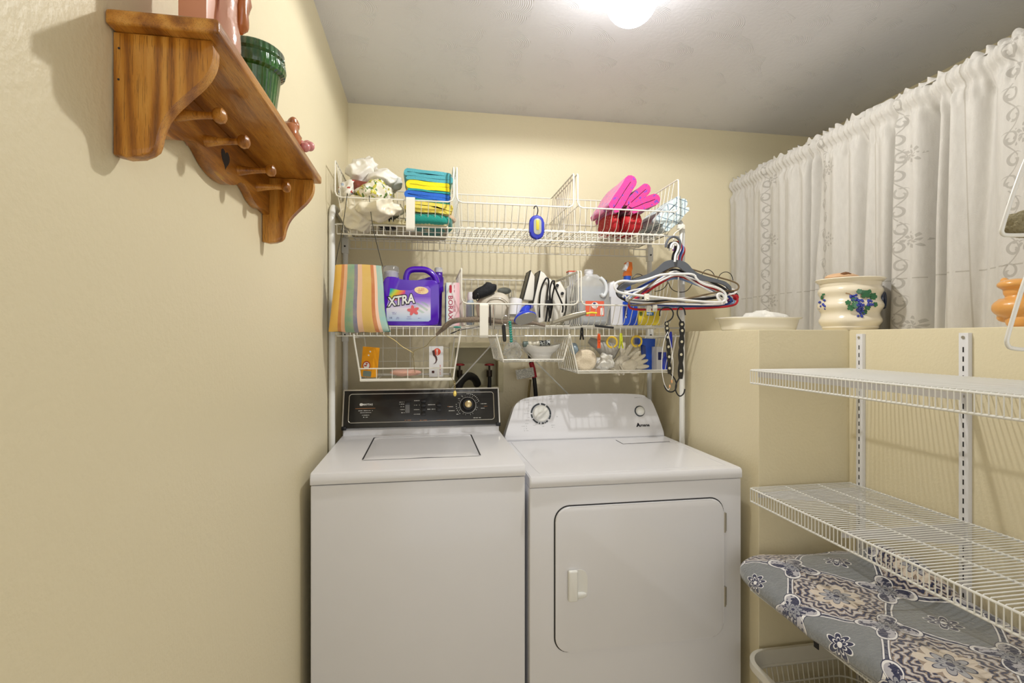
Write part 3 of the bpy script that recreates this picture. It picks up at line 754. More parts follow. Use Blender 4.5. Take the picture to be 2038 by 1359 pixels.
# ---------------------------------------------------------------- things in the top baskets
def cloth(name, col, var=.06, rough=.9, sc=350): return mat(name, col, rough, bump=(sc, .35), var=var, sheen=.3)
def foldpath(x0, x1, z, th, layers, first_left=True):
    """a towel folded back and forth: bends alternate left and right"""
    p = []; g = th * 1.08; r = g / 2; L = first_left
    for k in range(layers):
        zz = z + th / 2 + k * g
        a, b = (x1 - r, x0 + r) if L else (x0 + r, x1 - r)
        for i in range(7): p.append((a + (b - a) * i / 6, zz + .0015 * math.sin(i * 1.3 + k)))
        if k < layers - 1:
            s = -1 if L else 1
            for i in range(1, 6):
                an = -PI / 2 + PI * i / 6; p.append((b + s * r * math.cos(an), zz + r + r * math.sin(an)))
        L = not L
    return p
TB = 'towels stacked in the left top basket'
zz = ZC + .500
stack = [('light yellow folded towel at the bottom of the coloured towel stack', 'F0DC62', .012, 3, 0), ('green folded towel between the yellow and blue towels of the stack', '2E9A86', .008, 1, .004),
         ('bright blue folded towel in the middle of the stack', '2A6AD0', .013, 2, .002),
         ('teal folded towel just under the bright yellow towel', '2AA0A0', .007, 1, .006), ('bright yellow folded towel near the top of the stack', 'F4E11C', .015, 2, .008), ('light teal folded towel on top of the stack', '55AAB8', .013, 3, -.003)]
bx0, bx1 = xs(808, 1.99), xs(899, 1.99); z = ZC + .487
for i, (lb, c, th, ly, dx) in enumerate(stack):
    mb = MB(); h = th * 1.08 * ly
    mb.ribbon(foldpath(bx0 + dx, bx1 - .002 - dx * .5, z + .0007, th, ly, i % 2 == 0), th, 1.975, 2.25, amp=.003, fs=22, seed=i * 3)
    # droop to the right like a soft pile
    for v in mb.bm.verts:
        f = (v.co.x - bx0) / (bx1 - bx0); v.co.z -= .010 * f * f + .006 * max(0, f - .6) * math.sin(i)
    tag(mb.build('folded_towel', cloth('towel_' + c, c), angle=70), lb, 'towel', TB); z += h + .0006
mb = MB(); mb.blob((xs(853, 2.08), 2.10, ZC + .462), (.195, .25, .056), 3.2, .01, 14, 40, 20, seed=5); tag(mb.build('folded_cloth', cloth('teal_cloth', '1B9488'), angle=80), 'dark teal cloth under the towel stack in the left top basket', 'cloth')
mb = MB(); mb.blob((xs(880, 2.05), 2.045, ZC + .478), (.10, .10, .03), 2.6, .01, 24, seed=8); tag(mb.build('folded_cloth', cloth('beige_cloth', 'CDB08E'), angle=80), 'beige cloth squeezed under the yellow towel at the stack\'s right side', 'cloth')
mb = MB(); mb.blob((xs(770, 2.02), 2.07, ZC + .450), (.10, .16, .03), 2.6, .008, 22, seed=4); tag(mb.build('dark_bag', mat('black_fabric', '16181E', .7, bump=(60, .4)), angle=80), 'small black fabric pouch at the bottom of the left top basket', 'pouch')
# lacy frill that lines the basket floor
mb = MB()
def lf(u, v):
    x = -.312 + .39 * u; return Vector((x, 1.992 - .006 * math.sin(u * 170) * v, ZC + .4385 + (.016 + .006 * mnoise.noise(Vector((u * 40, 0, 0)))) * v))
mb.grid(lf, 160, 3); mb.b2((-.312, 1.994, ZC + .4375), (.078, 2.29, ZC + .4395))
tag(mb.build('lace_cloth', mat('lace_cream', 'D8CDA4', .9, bump=(200, .6), var=.15), angle=80), 'cream lace edged cloth lining the floor of the left top basket', 'cloth')
# crumpled plastic bags
def crumple(c, d, seed, amp=.03, fs=11, nu=84, nv=56, p=2.1, rot=None):
    mb = MB(); c = Vector(c)
    def fn(u, v):
        a = 2 * PI * u; b = -PI / 2 + PI * v
        q = Vector((math.cos(b) * math.cos(a) * d[0] / 2, math.cos(b) * math.sin(a) * d[1] / 2, math.sin(b) * d[2] / 2))
        k = q * fs + Vector((seed * 7.3, seed, 2)); n = q.normalized()
        w_ = 1 - abs(mnoise.noise(k)) * 2.2; w2 = 1 - abs(mnoise.noise(k * 2.1)) * 2
        r = q + n * (amp * w_ + amp * .5 * w2 - amp * .7)
        return c + ((rot @ r) if rot else r)
    mb.grid(fn, nu, nv, wrapu=True); return mb
def printcol(base, spots, sc=26, thr=.60):
    def f(nt, x, y, z, u, v, tc):
        n = ntex(nt, tc, sc, 2); n2 = ntex(nt, tc, sc * .6, 1); c = base_ = lin(base); out = c
        for i, s in enumerate(spots):
            e = (ntex(nt, tc, sc * (1 + .37 * i), 2, sc=(1 + i * .3, 1, 1.2)) > thr); out = mix(nt, e, out, lin(s))
        return out
    return f
B1 = 'crumpled plastic bags in the left top basket'
def cpt(px, py, Y): return at(px, py, Y=Y)
M_bagw = mat('white_plastic_bag', 'EDEAE2', .35, sub=.0, bump=(30, .3), coat=.2); M_bagc = mat('cream_plastic_bag', 'E2DAC4', .4, bump=(26, .4), coat=.2)
bags = [((711, 428), (56, 62), M_bagc, 'large cream plastic bag filling the left of the basket', 1, 2.03), ((722, 345), (52, 62), M_bagw, 'white plastic bag sticking up highest above the basket', 2, 2.13),
        ((745, 390), (60, 48), pmat('green_yellow_print_bag', printcol('E6E0CE', ['C8BE3C', 'B9B43C', '5C7A3A']), .4, coat=.2), 'plastic bag printed yellow and green, in front of the towels', 3, 2.04),
        ((762, 362), (60, 38), M_bagw, 'white plastic bag leaning against the teal towel', 4, 2.12), ((701, 387), (38, 44), pmat('blue_print_bag', printcol('E4E0D6', ['AAB8CC', 'B0463C'], 22, .62), .4, coat=.2), 'white bag with faint blue print behind the left basket rail', 5, 2.07),
        ((755, 420), (80, 34), M_bagc, 'cream bag with ruffled folds below the printed bag', 6, 2.0), ((720, 377), (46, 30), mat('brown_plastic_bag', '7E3E30', .4, bump=(40, .4)), 'dark red brown bag peeking between the white bags', 7, 2.09)]
for (px, py), (w_, h_), m_, lb, sd, Y in bags:
    c = cpt(px, py, Y); k = 2.08 / FPX
    tag(crumple(c, (w_ * k, min(.2, w_ * k * 1.3), h_ * k), sd, amp=.022, fs=14).build('plastic_bag', m_, angle=75), lb, 'bag', B1)
# white plastic S clips over the baskets
def clip(px, py0, py1, Y, lb):
    a = at(px, py0, Y=Y); b = at(px, py1, Y=Y); x = a.x; z1, z0 = a.z, b.z; w_ = .0165
    pr = [(Y + .012, z1 - .012), (Y + .012, z1), (Y + .004, z1 + .004), (Y - .004, z1), (Y - .006, z1 - .008), (Y - .004, z0 + .012), (Y - .001, z0 + .004), (Y + .006, z0)]
    pr = smooth([Vector(p) for p in pr], 1); mb = MB()
    o = [(p.x, p.y) for p in pr] + [(p.x + .003, p.y + .002) for p in reversed(pr)]
    mb.prism(o, w_ * 2, fr((x - w_, 0, 0), (0, 1, 0), (0, 0, 1)))
    tag(mb.build('hook_clip', mat('clip_plastic', 'E9E6DA', .35, coat=.2), sm=False), lb, 'clip', 'white plastic shelf clips')
clip(817, 394, 459, 1.942, 'white plastic hook clip over the left top basket rail')
clip(963, 606, 672, 1.942, 'white plastic hook clip over the lower basket rail near the duster')

# blue hook light
c = at(1068.5, 452, Y=1.93)
t = thing('hook_light', 'blue oval work light hanging from the empty middle basket', 'work light', (c.x, 1.93, c.z - .045))
mb = MB(); mb.prism(rrect(.058, .094, .028, 8), .018, XZ(c.x, 1.945, c.z), .006, 3); mb.build('case', mat('blue_rubber', '2A35A8', .4), t)
mb = MB(); mb.prism(rrect(.030, .062, .013, 8), .002, XZ(c.x + .002, 1.9275, c.z + .002), .0008); mb.build('lens', mat('led_lens', 'A9AA9A', .15, coat=.5), t)
mb = MB(); mb.prism(rrect(.012, .040, .004, 4), .0012, XZ(c.x + .002, 1.9256, c.z + .008), .0004); mb.build('light_strip', mat('led_yellow', 'C8B93C', .3), t)
mb = MB(); mb.tube(smooth([(c.x, 1.936, c.z + .046), (c.x + .004, 1.936, c.z + .056), (c.x + .006, 1.936, c.z + .070), (c.x + .001, 1.938, c.z + .086), (c.x - .008, 1.942, c.z + .082), (c.x - .009, 1.943, c.z + .074)], 2), .0022, 7); mb.build('hook', M_black, t)

# pink fleece and red gift bag, plaid towel
M_pinkf = pmat('pink_fleece', lambda nt, x, y, z, u, v, tc: mix(nt, ntex(nt, tc, 60, 2) > .62, lin('CC3484'), lin('7A3CA8')), .9, sheen=.4, bumpfn=lambda nt, x, y, z, u, v, tc: ntex(nt, tc, 250, 2), bs=.3)
M_redf = pmat('red_sparkle', lambda nt, x, y, z, u, v, tc: mix(nt, ntex(nt, tc, 130, 1) > .70, lin('B0141E'), lin('F0B0A0')), .7, bumpfn=lambda nt, x, y, z, u, v, tc: ntex(nt, tc, 40, 2), bs=.3)
G = 'pink folded fleece cloths'
def bendcloth(p0, p1, th, w0, w1, lb, sd):
    """a doubled cloth standing on edge: a narrow U seen from its fold, from p0 (bottom) to p1 (rounded top)"""
    a = Vector((p0.x, p0.z)); b = Vector((p1.x, p1.z)); d = (b - a); L = d.length; d.normalize(); n = Vector((-d.y, d.x)); g = th * .56
    path = [a + n * g + d * L * i / 6 for i in range(7)] + [b + n * g * math.cos(k) + d * g * math.sin(k) for k in (.5, 1.1, 1.57, 2.0, 2.6)] + [b - n * g - d * L * i / 6 for i in range(7)]
    mb = MB(); mb.ribbon([(p.x, p.y) for p in path], th, w0, w1, amp=.003, fs=26, seed=sd)
    tag(mb.build('fleece_cloth', M_pinkf, angle=80), lb, 'cloth', G)
Y = 2.0
bendcloth(at(1216, 418, Y=Y), at(1250, 366, Y=Y), .025, 1.97, 2.2, 'pink fleece cloth, leftmost and tallest of the folded three', 1)
bendcloth(at(1244, 412, Y=Y), at(1280, 380, Y=Y), .022, 1.975, 2.2, 'pink and purple fleece cloth in the middle of the folded three', 2)
bendcloth(at(1252, 418, Y=Y), at(1298, 400, Y=Y), .022, 1.97, 2.2, 'pink fleece cloth, lowest of the folded three beside the plaid towel', 3)
for k, (x0, x1, lb) in enumerate(((1213, 1236, 'narrow dark red sparkly fabric roll under the pink fleece'), (1238, 1283, 'wide red sparkly fabric roll under the pink fleece, beside the plaid towel'))):
    a = at(x0, 420, Y=2.02); b = at(x1 - 4, 463, Y=2.02); mb = MB(); M_ = Matrix.Rotation(math.radians(-6 - 10 * k), 4, 'Y')
    mb.blob(((a.x + b.x) / 2, 2.09, ZC + .482), ((b.x - a.x) * 1.02, .2, .088), 3.6, .005, 22, seed=k, m=M_); tag(mb.build('fabric_roll', M_redf, angle=80), lb, 'fabric', 'red sparkly fabric rolls')
def plaid(nt, x, y, z, u, v, tc):
    c = mix(nt, ntex(nt, tc, 12, 2), lin('CBDDE0'), lin('E2ECEC'))
    a = ((x * 26 + y * 8).frac() - .5).abs() < .045; b = ((z * 30 + x * 8 + .2).frac() - .5).abs() < .05; d_ = ((x * 26 + .3 + y * 8).frac() - .5).abs() < .1
    c = mix(nt, d_ * .35, c, lin('9DB6BE')); return mix(nt, a.max(b) * .8, c, lin('3E5F78'))
M_plaid = pmat('plaid_towel', plaid, .9, sheen=.3, bumpfn=lambda nt, x, y, z, u, v, tc: ntex(nt, tc, 250, 2), bs=.25)
mb = MB(); R_ = Matrix.Rotation(math.radians(-24), 4, 'Y')
mb.ribbon(foldpath(-.065, .075, -.042, .019, 4, True), .02, 1.985, 2.2, m=Matrix.Translation((xs(1324, 2.05), 0, ZC + .523)) @ Matrix.Rotation(math.radians(-44), 4, 'Y'), amp=.005, fs=18, seed=2)
tag(mb.build('plaid_towel', M_plaid, angle=70), 'pale blue plaid towel folded at the right end of the top basket', 'towel')
# ---------------------------------------------------------------- things on the lower rack shelf
# striped fabric bag hanging on dark wires from the top basket
def strip(nt, x, y, z, u, v, tc):
    c = ramp(nt, u, [(0, 'E8B53C'), (.145, 'C46A26'), (.205, 'E4A98C'), (.27, '5FA08C'), (.42, '4E6494'), (.49, 'E0B4A0'), (.58, 'D9B35C'), (.76, 'C0613A'), (.825, 'F0C4B4'), (.88, '7FBCBE')], 'CONSTANT')
    return mix(nt, ntex(nt, tc, 30, 3) * .5, c, lin('E2C48A'))
M_str = pmat('striped_cloth', strip, .9, lambda nt, x, y, z, u, v, tc: ntex(nt, tc, 900, 2), .12, sheen=.2)
M_tealc = mat('dark_teal_cloth', '3C6E6E', .9, bump=(250, .3))
Yb = 1.90; tl = at(667, 527, Y=Yb); tr_ = at(759, 527, Y=Yb); bl = at(654, 660, Y=Yb); br_ = at(778, 662, Y=Yb)
t = thing('hanging_bag', 'striped fabric bag hanging in front of the left end of the rack', 'bag', ((bl.x + br_.x) / 2, Yb, bl.z))
def bagf(s):
    def f(u, v):
        uu = u; w_ = v ** 1.3
        xl = tl.x + (bl.x - tl.x) * w_; xr = tr_.x + (br_.x - tr_.x) * v ** 1.8
        x = xl + (xr - xl) * uu; z = tl.z + (bl.z - tl.z) * v + .006 * math.sin(uu * PI) * (v - .5) * -1
        e = (4 * u * (1 - u)) ** .5 * (1 - v ** 8) ** .5
        d_ = (.008 + .032 * v ** .8) * e + .003 * math.sin(u * 16 + v * 2) * v
        return Vector((x + .004 * math.sin(v * 6) * u, Yb + s * d_, z))
    return f
mb = MB(); mb.grid(bagf(-1), 40, 40); mb.build('front_panel', M_str, t, angle=80)
mb = MB(); mb.grid(bagf(1), 40, 40)
mb.build('back_panel', M_tealc, t, angle=80)
for a, b, c in (((691, 386), (682, 455), (667, 527)), ((735, 391), (742, 455), (760, 527))):
    A, B, C_ = at(*a, Y=1.94), at(*b, Y=1.92), at(*c, Y=Yb)
    MB().tube(smooth([A + Vector((0, .012, -.002)), A + Vector((0, 0, .006)), A + Vector((0, -.006, -.01)), B, C_ + Vector((0, 0, .004)), C_ + Vector((.003, 0, -.006))], 2), .0013, 6).build('hanging_wire', mat('dark_wire', '34342E', .5), t)

# detergent jug
M_purp = mat('purple_plastic', '5218B8', .22, coat=.5)
M_clear = mat('clear_plastic', 'EDEFF2', .08, trans=.85, ior=1.3)
Yj = 2.03; z0 = MZ + .0045
def J(px, py, Y=Yj): p = at(px, py, Y=Y); return (p.x, p.z)
t = thing('detergent_jug', 'large purple laundry detergent jug with rainbow label and clear cap', 'detergent jug', (xs(822, Yj), Yj + .06, z0))
k = 1 / 6.793
def J3(a, b, Y=Yj): return J(640 + a * k, 500 + b * k, Y)
o = [J3(815, 340), J3(1010, 345), J3(1050, 375), J3(1150, 392), J3(1430, 390), J3(1530, 385), J3(1575, 430), J3(1590, 520), J3(1590, 1000), J3(1560, 1020)] + [(J3(890, 1018)[0], z0), (J3(850, 1000)[0], z0 + .006), J3(815, 800)]
o[8] = (o[8][0], z0 + .012); o[9] = (o[9][0], z0); o = [tuple(q) for q in smooth([Vector(q) for q in o], 2, True)]
F0 = fr((0, 2.15, 0), (1, 0, 0), (0, 0, 1))
mb = MB(); mb.prism(o, .122, F0, .010, 4); jb = mb.build('bottle', M_purp, t, angle=60)
hp = [J3(1135, 400), J3(1135, 330), J3(1160, 255), J3(1215, 225), J3(1300, 222), J3(1400, 225), J3(1470, 260), J3(1540, 330), J3(1565, 420)]
mb = MB(); P = smooth([Vector((p[0], 2.075, p[1])) for p in hp], 2); mb.tube(P, .0125, 16)
for v in mb.bm.verts: v.co.y = 2.075 + (v.co.y - 2.075) * 1.5
mb.build('handle', M_purp, t)
cc = J3(925, 340); mb = MB(); mb.lathe([(.030, 0), (.030, .02), (.032, .022), (.0315, .045), (.028, .050), (.022, .052), (0, .052)], (cc[0], 2.085, cc[1] - .004), 32); mb.build('cap', M_clear, t)
MB().lathe([(.022, 0), (.022, .03), (.012, .034), (0, .034)], (cc[0], 2.085, cc[1] - .006), 24).build('spout', mat('spout_white', 'E6E2EC', .4), t)
# label
def labcol(nt, x, y, z, u, v, tc):
    # v up the label
    base = ramp(nt, v, [(0, 'A9C2E4'), (.22, 'D6DEEE'), (.38, 'E9E3EF'), (.58, 'A88AE0'), (.75, '7446CC'), (1, '8A62D8')])
    d = u * .55 + v; rb = ramp(nt, (u * .9 + (1 - v) * .6 - .02) * 1.9, [(0, '6C35C8'), (.1, '2A50D8'), (.25, '25B6A0'), (.42, 'CADB3C'), (.6, 'F0A030'), (.78, 'E0487A'), (.95, '7446CC')])
    m_ = (v > .62) * (u < .42)
    c = mix(nt, m_, base, rb)
    dx = u - .78; dy = v - .42; leaf = ((dx * 34 + dy * 40).sin() > 0) * ((dx * dx + dy * dy) < .03)
    return mix(nt, leaf * .45, c, lin('7FB48C'))
L0 = J3(880, 945, 2.026); L1 = J3(1475, 500, 2.026)
def labout():
    xa, za, xb, zb_ = L0[0], L0[1], L1[0], L1[1]; w_, h_ = xb - xa, zb_ - za
    pts = [(0.02, 0), (.95, .0), (1, .05), (1, .98), (.94, 1.06), (.75, 1.02), (.55, .93), (.3, .93), (.07, .99), (.07, .88), (-.01, .35), (0, .04)]
    return [(xa + p * w_, za + q * h_) for p, q in pts], (xa, za, w_, h_)
lo_, (xa, za, w_, h_) = labout()
mb = MB(); mb.prism(lo_, .0008, fr((0, 2.0285, 0), (1, 0, 0), (0, 0, 1)))
for f in mb.bm.faces:
    for l in f.loops: l[mb.uv].uv = ((l.vert.co.x - xa) / w_, (l.vert.co.z - za) / h_)
lab = mb.build('label', pmat('detergent_label', labcol, .35), jb, False)
fy = 2.0272
def LF(a, b, off=0, rot=0, Y=fy): q = J3(a, b, 2.027); return fr((q[0], Y - off, q[1]), (math.cos(rot), 0, math.sin(rot)), (-math.sin(rot), 0, math.cos(rot)))
text('XTRA', .049, mat('logo_black', 0), jb, LF(1072, 668, 0, math.radians(9)), 'label_lettering_outline', bold=.0048, sx=.80, shear=.2)  # bolder dark copy of the letters, their printed outline
text('XTRA', .049, mat('paper_white', 'F2F2EE', .5), jb, LF(1072, 668, .0006, math.radians(9)), 'label_lettering', bold=.0014, sx=.80, shear=.2)
mb = MB(); q = J3(1350, 530); mb.prism([(.0275 * math.cos(a), .0145 * math.sin(a)) for a in [2 * PI * i / 28 for i in range(28)]], .0006, fr((q[0], fy, q[1]), (1, 0, -.12), (0, 0, 1))); mb.build('badge', mat('badge_cream', 'F4D9A8', .5), jb, False)
mb = MB()
for i, (a, b, w2) in enumerate(((1350, 510, .022), (1345, 530, .026), (1340, 552, .020))): marks(mb, LF(a, b, .0006), w2, .0032, 8, 50 + i)
mb.build('badge_print', mat('badge_red', 'C0502E', .5), jb, False)
mb = MB()
for i in range(5):
    a_ = 2 * PI * i / 5 + .5; q = J3(1240, 800); c_ = Vector((q[0] + .0115 * math.cos(a_), 0, q[1] + .0088 * math.sin(a_)))
    mb.prism([(.0125 * math.cos(b), .0065 * math.sin(b)) for b in [2 * PI * j / 14 for j in range(14)]], .0005, fr((c_.x, fy - .0001 * i, c_.z), (math.cos(a_), 0, math.sin(a_)), (-math.sin(a_), 0, math.cos(a_))))
mb.build('flower_print', mat('coral_print', 'E46A6E', .5), jb, False)
text('1/2', .0085, mat('navy_print', '2A2E6A', .5), jb, LF(935, 900), 'lettering')
mb = MB()
for i, (a, b, w2) in enumerate(((985, 825, .018), (985, 845, .016), (1030, 895, .012), (1030, 912, .012), (1185, 912, .02), (1185, 885, .016), (1330, 905, .015))): marks(mb, LF(a, b), w2, .002, 6, 70 + i)
mb.build('small_print', mat('violet_print', '6A58B0', .5), jb, False)
# second jug behind
t = thing('detergent_jug', 'second purple detergent jug with white cap, behind the rainbow labelled one', 'detergent jug', (xs(868, 2.22), 2.235, z0))
mb = MB(); xa_, xb_ = .034 - .13, .034 + .028
mb.prism([(xa_, z0), (xb_, z0), (xb_ + .002, z0 + .17), (xb_ + .005, z0 + .2), (xb_ + .004, z0 + .235), (xb_ - .028, z0 + .235), (xb_ - .04, z0 + .2), (xb_ - .07, z0 + .19), (xa_, z0 + .19)], .11, fr((0, 2.29, 0), (1, 0, 0), (0, 0, 1)), .014, 3); mb.build('bottle', M_purp, t, angle=60)
MB().lathe([(.018, 0), (.018, .022), (.015, .026), (0, .026)], (xs(873, 2.23), 2.235, z0 + .232), 20).build('cap', mat('cap_white', 'E8E8EC', .35), t)
MB().b2((xb_ - .004, 2.20, z0 + .15), (xb_ + .008, 2.25, z0 + .215), .003).build('handle', M_purp, t)

# borax box
Yx = 2.035; a = at(888, 562, Y=Yx); b = at(914.5, 562, Y=Yx)
t = thing('borax_box', 'white and pink cardboard borax box standing beside the purple jug', 'box', ((a.x + b.x) / 2, Yx + .07, z0))
mb = MB(); mb.b2((a.x, Yx, z0), (b.x, Yx + .14, a.z), .001)
bx = mb.build('carton', pmat('borax_card', lambda nt, x, y, z, u, v, tc: ramp(nt, x * 19 + .5, [(0, 'C6E0E2'), (.25, 'E8E8EA'), (.6, 'F0DEE4'), (.9, 'EFB9C4')]), .5), t, False)
cx_ = (a.x + b.x) / 2; rv = lambda x, z: fr((x, Yx - .0004, z), (0, 0, -1), (1, 0, 0))
q = at(898, 609, Y=Yx)
text('BORAX', .025, mat('crimson_print', 'B01C4C', .5), bx, rv(cx_ - .010, q.z - .006), sx=1.15, bold=.0002)
MB().prism(rrect(.032, .010, .005, 4), .0004, rv(cx_ - .009, at(898, 575, Y=Yx).z)).build('red_badge', mat('badge_red2', 'D0304A', .5), bx, False)
mb = MB(); marks(mb, rv(cx_ + .008, q.z - .004), .05, .005, 9, 9); marks(mb, rv(cx_ + .002, q.z - .01), .03, .003, 8, 10); marks(mb, rv(cx_ + .006, at(900, 575, Y=Yx).z), .03, .003, 8, 11); mb.build('small_print', mat('crimson_print', 0), bx, False)

# fuzzy duster across the shelf front
t = thing('microfiber_duster', 'brown fuzzy bendable duster lying across the rack basket front', 'duster', (xs(940, 1.925), 1.925, ZC + .01))
DPTS = [(868, 667), (880, 656), (893, 643), (908, 637), (930, 636), (955, 635), (975, 637), (1000, 641), (1030, 641), (1060, 642), (1085, 648)]
P = smooth([at(a, b, Y=1.92 if a < 935 else (1.95 if a < 965 else 1.985)) for a, b in DPTS], 3)
mb = MB(); rad_ = lambda s: .0098 * min(1, .5 + s * 5, .55 + (1 - s) * 4); mb.tube(P, rad_, 14)
rr = random.Random(3)
for i in range(9000):
    s = rr.random(); k = s * (len(P) - 1); j = min(int(k), len(P) - 2); p = P[j].lerp(P[j + 1], k - j); d_ = (P[j + 1] - P[j]).normalized()
    a = d_.orthogonal().normalized(); b = d_.cross(a); th = rr.uniform(0, 2 * PI); n_ = a * math.cos(th) + b * math.sin(th); q = p + n_ * rad_(s) * .92; e = q + n_ * rr.uniform(.003, .0058) + d_ * rr.uniform(-.003, .003); w_ = d_.cross(n_) * .0005
    mb.bm.faces.new([mb.bm.verts.new(q - w_), mb.bm.verts.new(q + w_), mb.bm.verts.new(e)])
mb.build('fibre_sleeve', mat('brown_fibre', '8E7F6E', 1, var=.4, sheen=.3), t, angle=180)
MB().tube(smooth([at(918, 653, Y=1.918), at(905, 662, Y=1.915), at(893, 665, Y=1.914), at(912, 657, Y=1.91), at(955, 650, Y=1.92)], 2), .0012, 5).build('loop', M_black, t)
MB().blob(at(910, 651, Y=1.915), (.03, .012, .007), 2).build('handle_tip', mat('teal_plastic', '2A8A7C', .4), t)

# middle basket contents
M_beige = mat('beige_plastic', 'CFC7B8', .4, coat=.15)
t = thing('garment_steamer', 'beige rounded plastic appliance under the black pouch in the lower basket', 'appliance', (xs(985, 2.1), 2.1, z0 + .006))
mb = MB(); q = at(986, 615, Y=2.08)
mb.blob((q.x - .005, 2.10, q.z + .002), (.145, .13, .135), 2.7, .002, 8, 36, 22, m=Matrix.Rotation(math.radians(-8), 4, 'Y')); mb.build('housing', M_beige, t)
mb = MB(); mb.tube([Vector((q.x + .052 * math.cos(a) - .0, 2.038 - .003, q.z + .046 * math.sin(a))) for a in [PI * .1 + PI * .75 * i / 14 for i in range(15)]], .003, 6); mb.build('rib', M_beige, t)
q = at(1024, 612, Y=2.0); mb = MB(); mb.cyl(q + Vector((0, .0, -.032)), q + Vector((.008, .01, .034)), .027, .025, 24); tag(mb.build('white_cup', mat('cap_white', 0)), 'white plastic cup right of the beige appliance', 'cup')
mb = MB(); q = at(965, 578, Y=2.04)
def pc(u, v):
    a = 2 * PI * u; b = -PI / 2 + PI * v; sg = lambda c, e: math.copysign(abs(c) ** e, c)
    x = .05 * sg(math.cos(b), .7) * sg(math.cos(a), .7); y = .03 * sg(math.cos(b), .7) * sg(math.sin(a), .7); z = .024 * sg(math.sin(b), .7)
    z += .35 * x + .012 * max(0, 1 - abs(x - .01) / .02) * (z > 0); n = mnoise.noise(Vector((x, y, z)) * 50); return Vector((q.x + x + .004 * n, 2.06 + y, q.z - .002 + z + .004 * n))
mb.grid(pc, 36, 24, wrapu=True); 
t = thing('zip_pouch', 'black fabric pouch with a loop, lying on the beige appliance', 'pouch', (q.x, 2.06, q.z - .03))
mb.build('pouch_body', mat('black_fabric', 0), t, angle=60)
q2 = at(950, 592, Y=2.02); MB().tube([q2 + Vector((.006 * math.cos(a), -.004, .014 * math.sin(a))) for a in [2 * PI * i / 16 for i in range(16)]], .002, 6, closed=True).build('loop', M_black, t)
q = at(1005, 576, Y=2.14); mb = MB(); mb.blob((q.x, 2.16, q.z - .004), (.06, .06, .03), 2); tag(mb.build('plastic_dome', mat('grey_cap', '8C928E', .6)), 'grey rounded plastic dome behind the black pouch', 'lid')
q = at(936, 600, Y=2.14); t = thing('squeeze_bottle', 'pale blue bottle behind the rail left of the black pouch', 'bottle', (q.x, 2.14, z0 + .005))
MB().lathe([(.014, 0), (.017, .01), (.017, .095), (.010, .108), (0, .108)], (q.x, 2.14, z0 + .005), 18).build('bottle', mat('pale_blue', 'A6B8C4', .4), t)
MB().lathe([(.012, .106), (.013, .125), (.009, .14), (0, .14)], (q.x, 2.14, z0 + .005), 14).build('cap', mat('cap_white', 0), t)
q = at(1018, 583, Y=2.2); mb = MB()
for i in range(3): mb.tube([(q.x - .012 + i * .012, 2.2, q.z - .05), (q.x - .012 + i * .012, 2.2, q.z + .012)], .003, 6)
mb.tube([(q.x - .014, 2.2, q.z - .02), (q.x + .016, 2.2, q.z - .02)], .004, 6); tag(mb.build('plastic_fork', mat('ivory_plastic', 'DED8C6', .4)), 'ivory plastic fork tips sticking up behind the beige appliance', 'fork')
# metal sticks by the clip
G2 = 'thin metal tools by the white clip'
for i, (px, a, b) in enumerate(((976, 602, 648), (983, 605, 655))):
    A, B = at(px, b, Y=1.955), at(px - 1, a, Y=1.957); mb = MB(); mb.tube([A, A.lerp(B, .8), B], lambda s: .0032 if s < .9 else .001, 8)
    tag(mb.build('metal_tool', M_chrome if i else mat('dark_steel', '5A5A5A', .3, metal=.9)), ('dark thin metal tool next to the white clip', 'shiny pointed metal tool between the white clip and the key tags')[i], 'tool')
# blue small travel iron
t = thing('travel_iron', 'small blue travel iron lying with its grey oval plate to the front', 'iron', (xs(1047, 1.97), 1.97, ZC + .085))
c = at(1046, 634, Y=1.93); M_ = Matrix.Translation(c) @ Matrix.Rotation(math.radians(-16), 4, 'Y')
mb = MB(); mb.lathe([(0, 0), (.044, 0), (.046, .006), (.037, .020), (.024, .036), (.012, .048), (0, .05)], (0, 0, 0), 32, M_ @ Matrix.Rotation(math.radians(-52), 4, 'X') @ Matrix.Identity(4), sx=1, sy=.62)
for v in mb.bm.verts: pass
mb.build('body', mat('cobalt_plastic', '1E3CC8', .2, coat=.6), t)
mb = MB(); mb.lathe([(0, -.0016), (.042, -.0016), (.044, .001), (0, .001)], (0, 0, 0), 32, M_ @ Matrix.Rotation(math.radians(-52), 4, 'X'), sx=1, sy=.62); mb.build('sole_plate', mat('grey_plate', '9A9890', .35, metal=.5), t)
mb = MB(); A = c + Vector((.0, .02, .02)); B = at(1052, 609, Y=1.96); mb.tube(smooth([A, A.lerp(B, .5) + Vector((-.006, 0, .0)), B, B + Vector((.014, .006, -.004))], 2), lambda s: .024 - .016 * s ** .8, 14); mb.build('handle', mat('cobalt_plastic', 0), t)
# leaning flat irons: white bodies with black edged plates
M_cr = mat('cream_enamel', 'E6E2D8', .3, coat=.3)
def panel(pts, th, Y, name, lb, cat, grp, edge='l'):
    t = thing(name, lb, cat, (xs(pts[0][0], Y), Y, z0 + .006), grp)
    P = [at(a, b, Y=Y) for a, b in pts]; o = [(p.x, p.z) for p in P]
    mb = MB(); mb.prism(o, th, fr((0, Y + th / 2, 0), (1, 0, 0), (0, 0, 1)), .004, 3); mb.build('body', M_cr, t)
    a, b = P[0], P[1]; mb = MB(); d_ = Vector((0, th * .5, 0)); mb.tube([a - d_ * .9, b - d_ * .9, b + d_ * .9, a + d_ * .9], .0026, 6, closed=True); mb.prism([(a.x - .0012, a.z), (b.x - .0012, b.z), (b.x + .0018, b.z), (a.x + .0018, a.z)], th, fr((0, Y + th / 2 - .001, 0), (1, 0, 0), (0, 0, 1)))
    mb.build('black_edge', M_black, t); return t
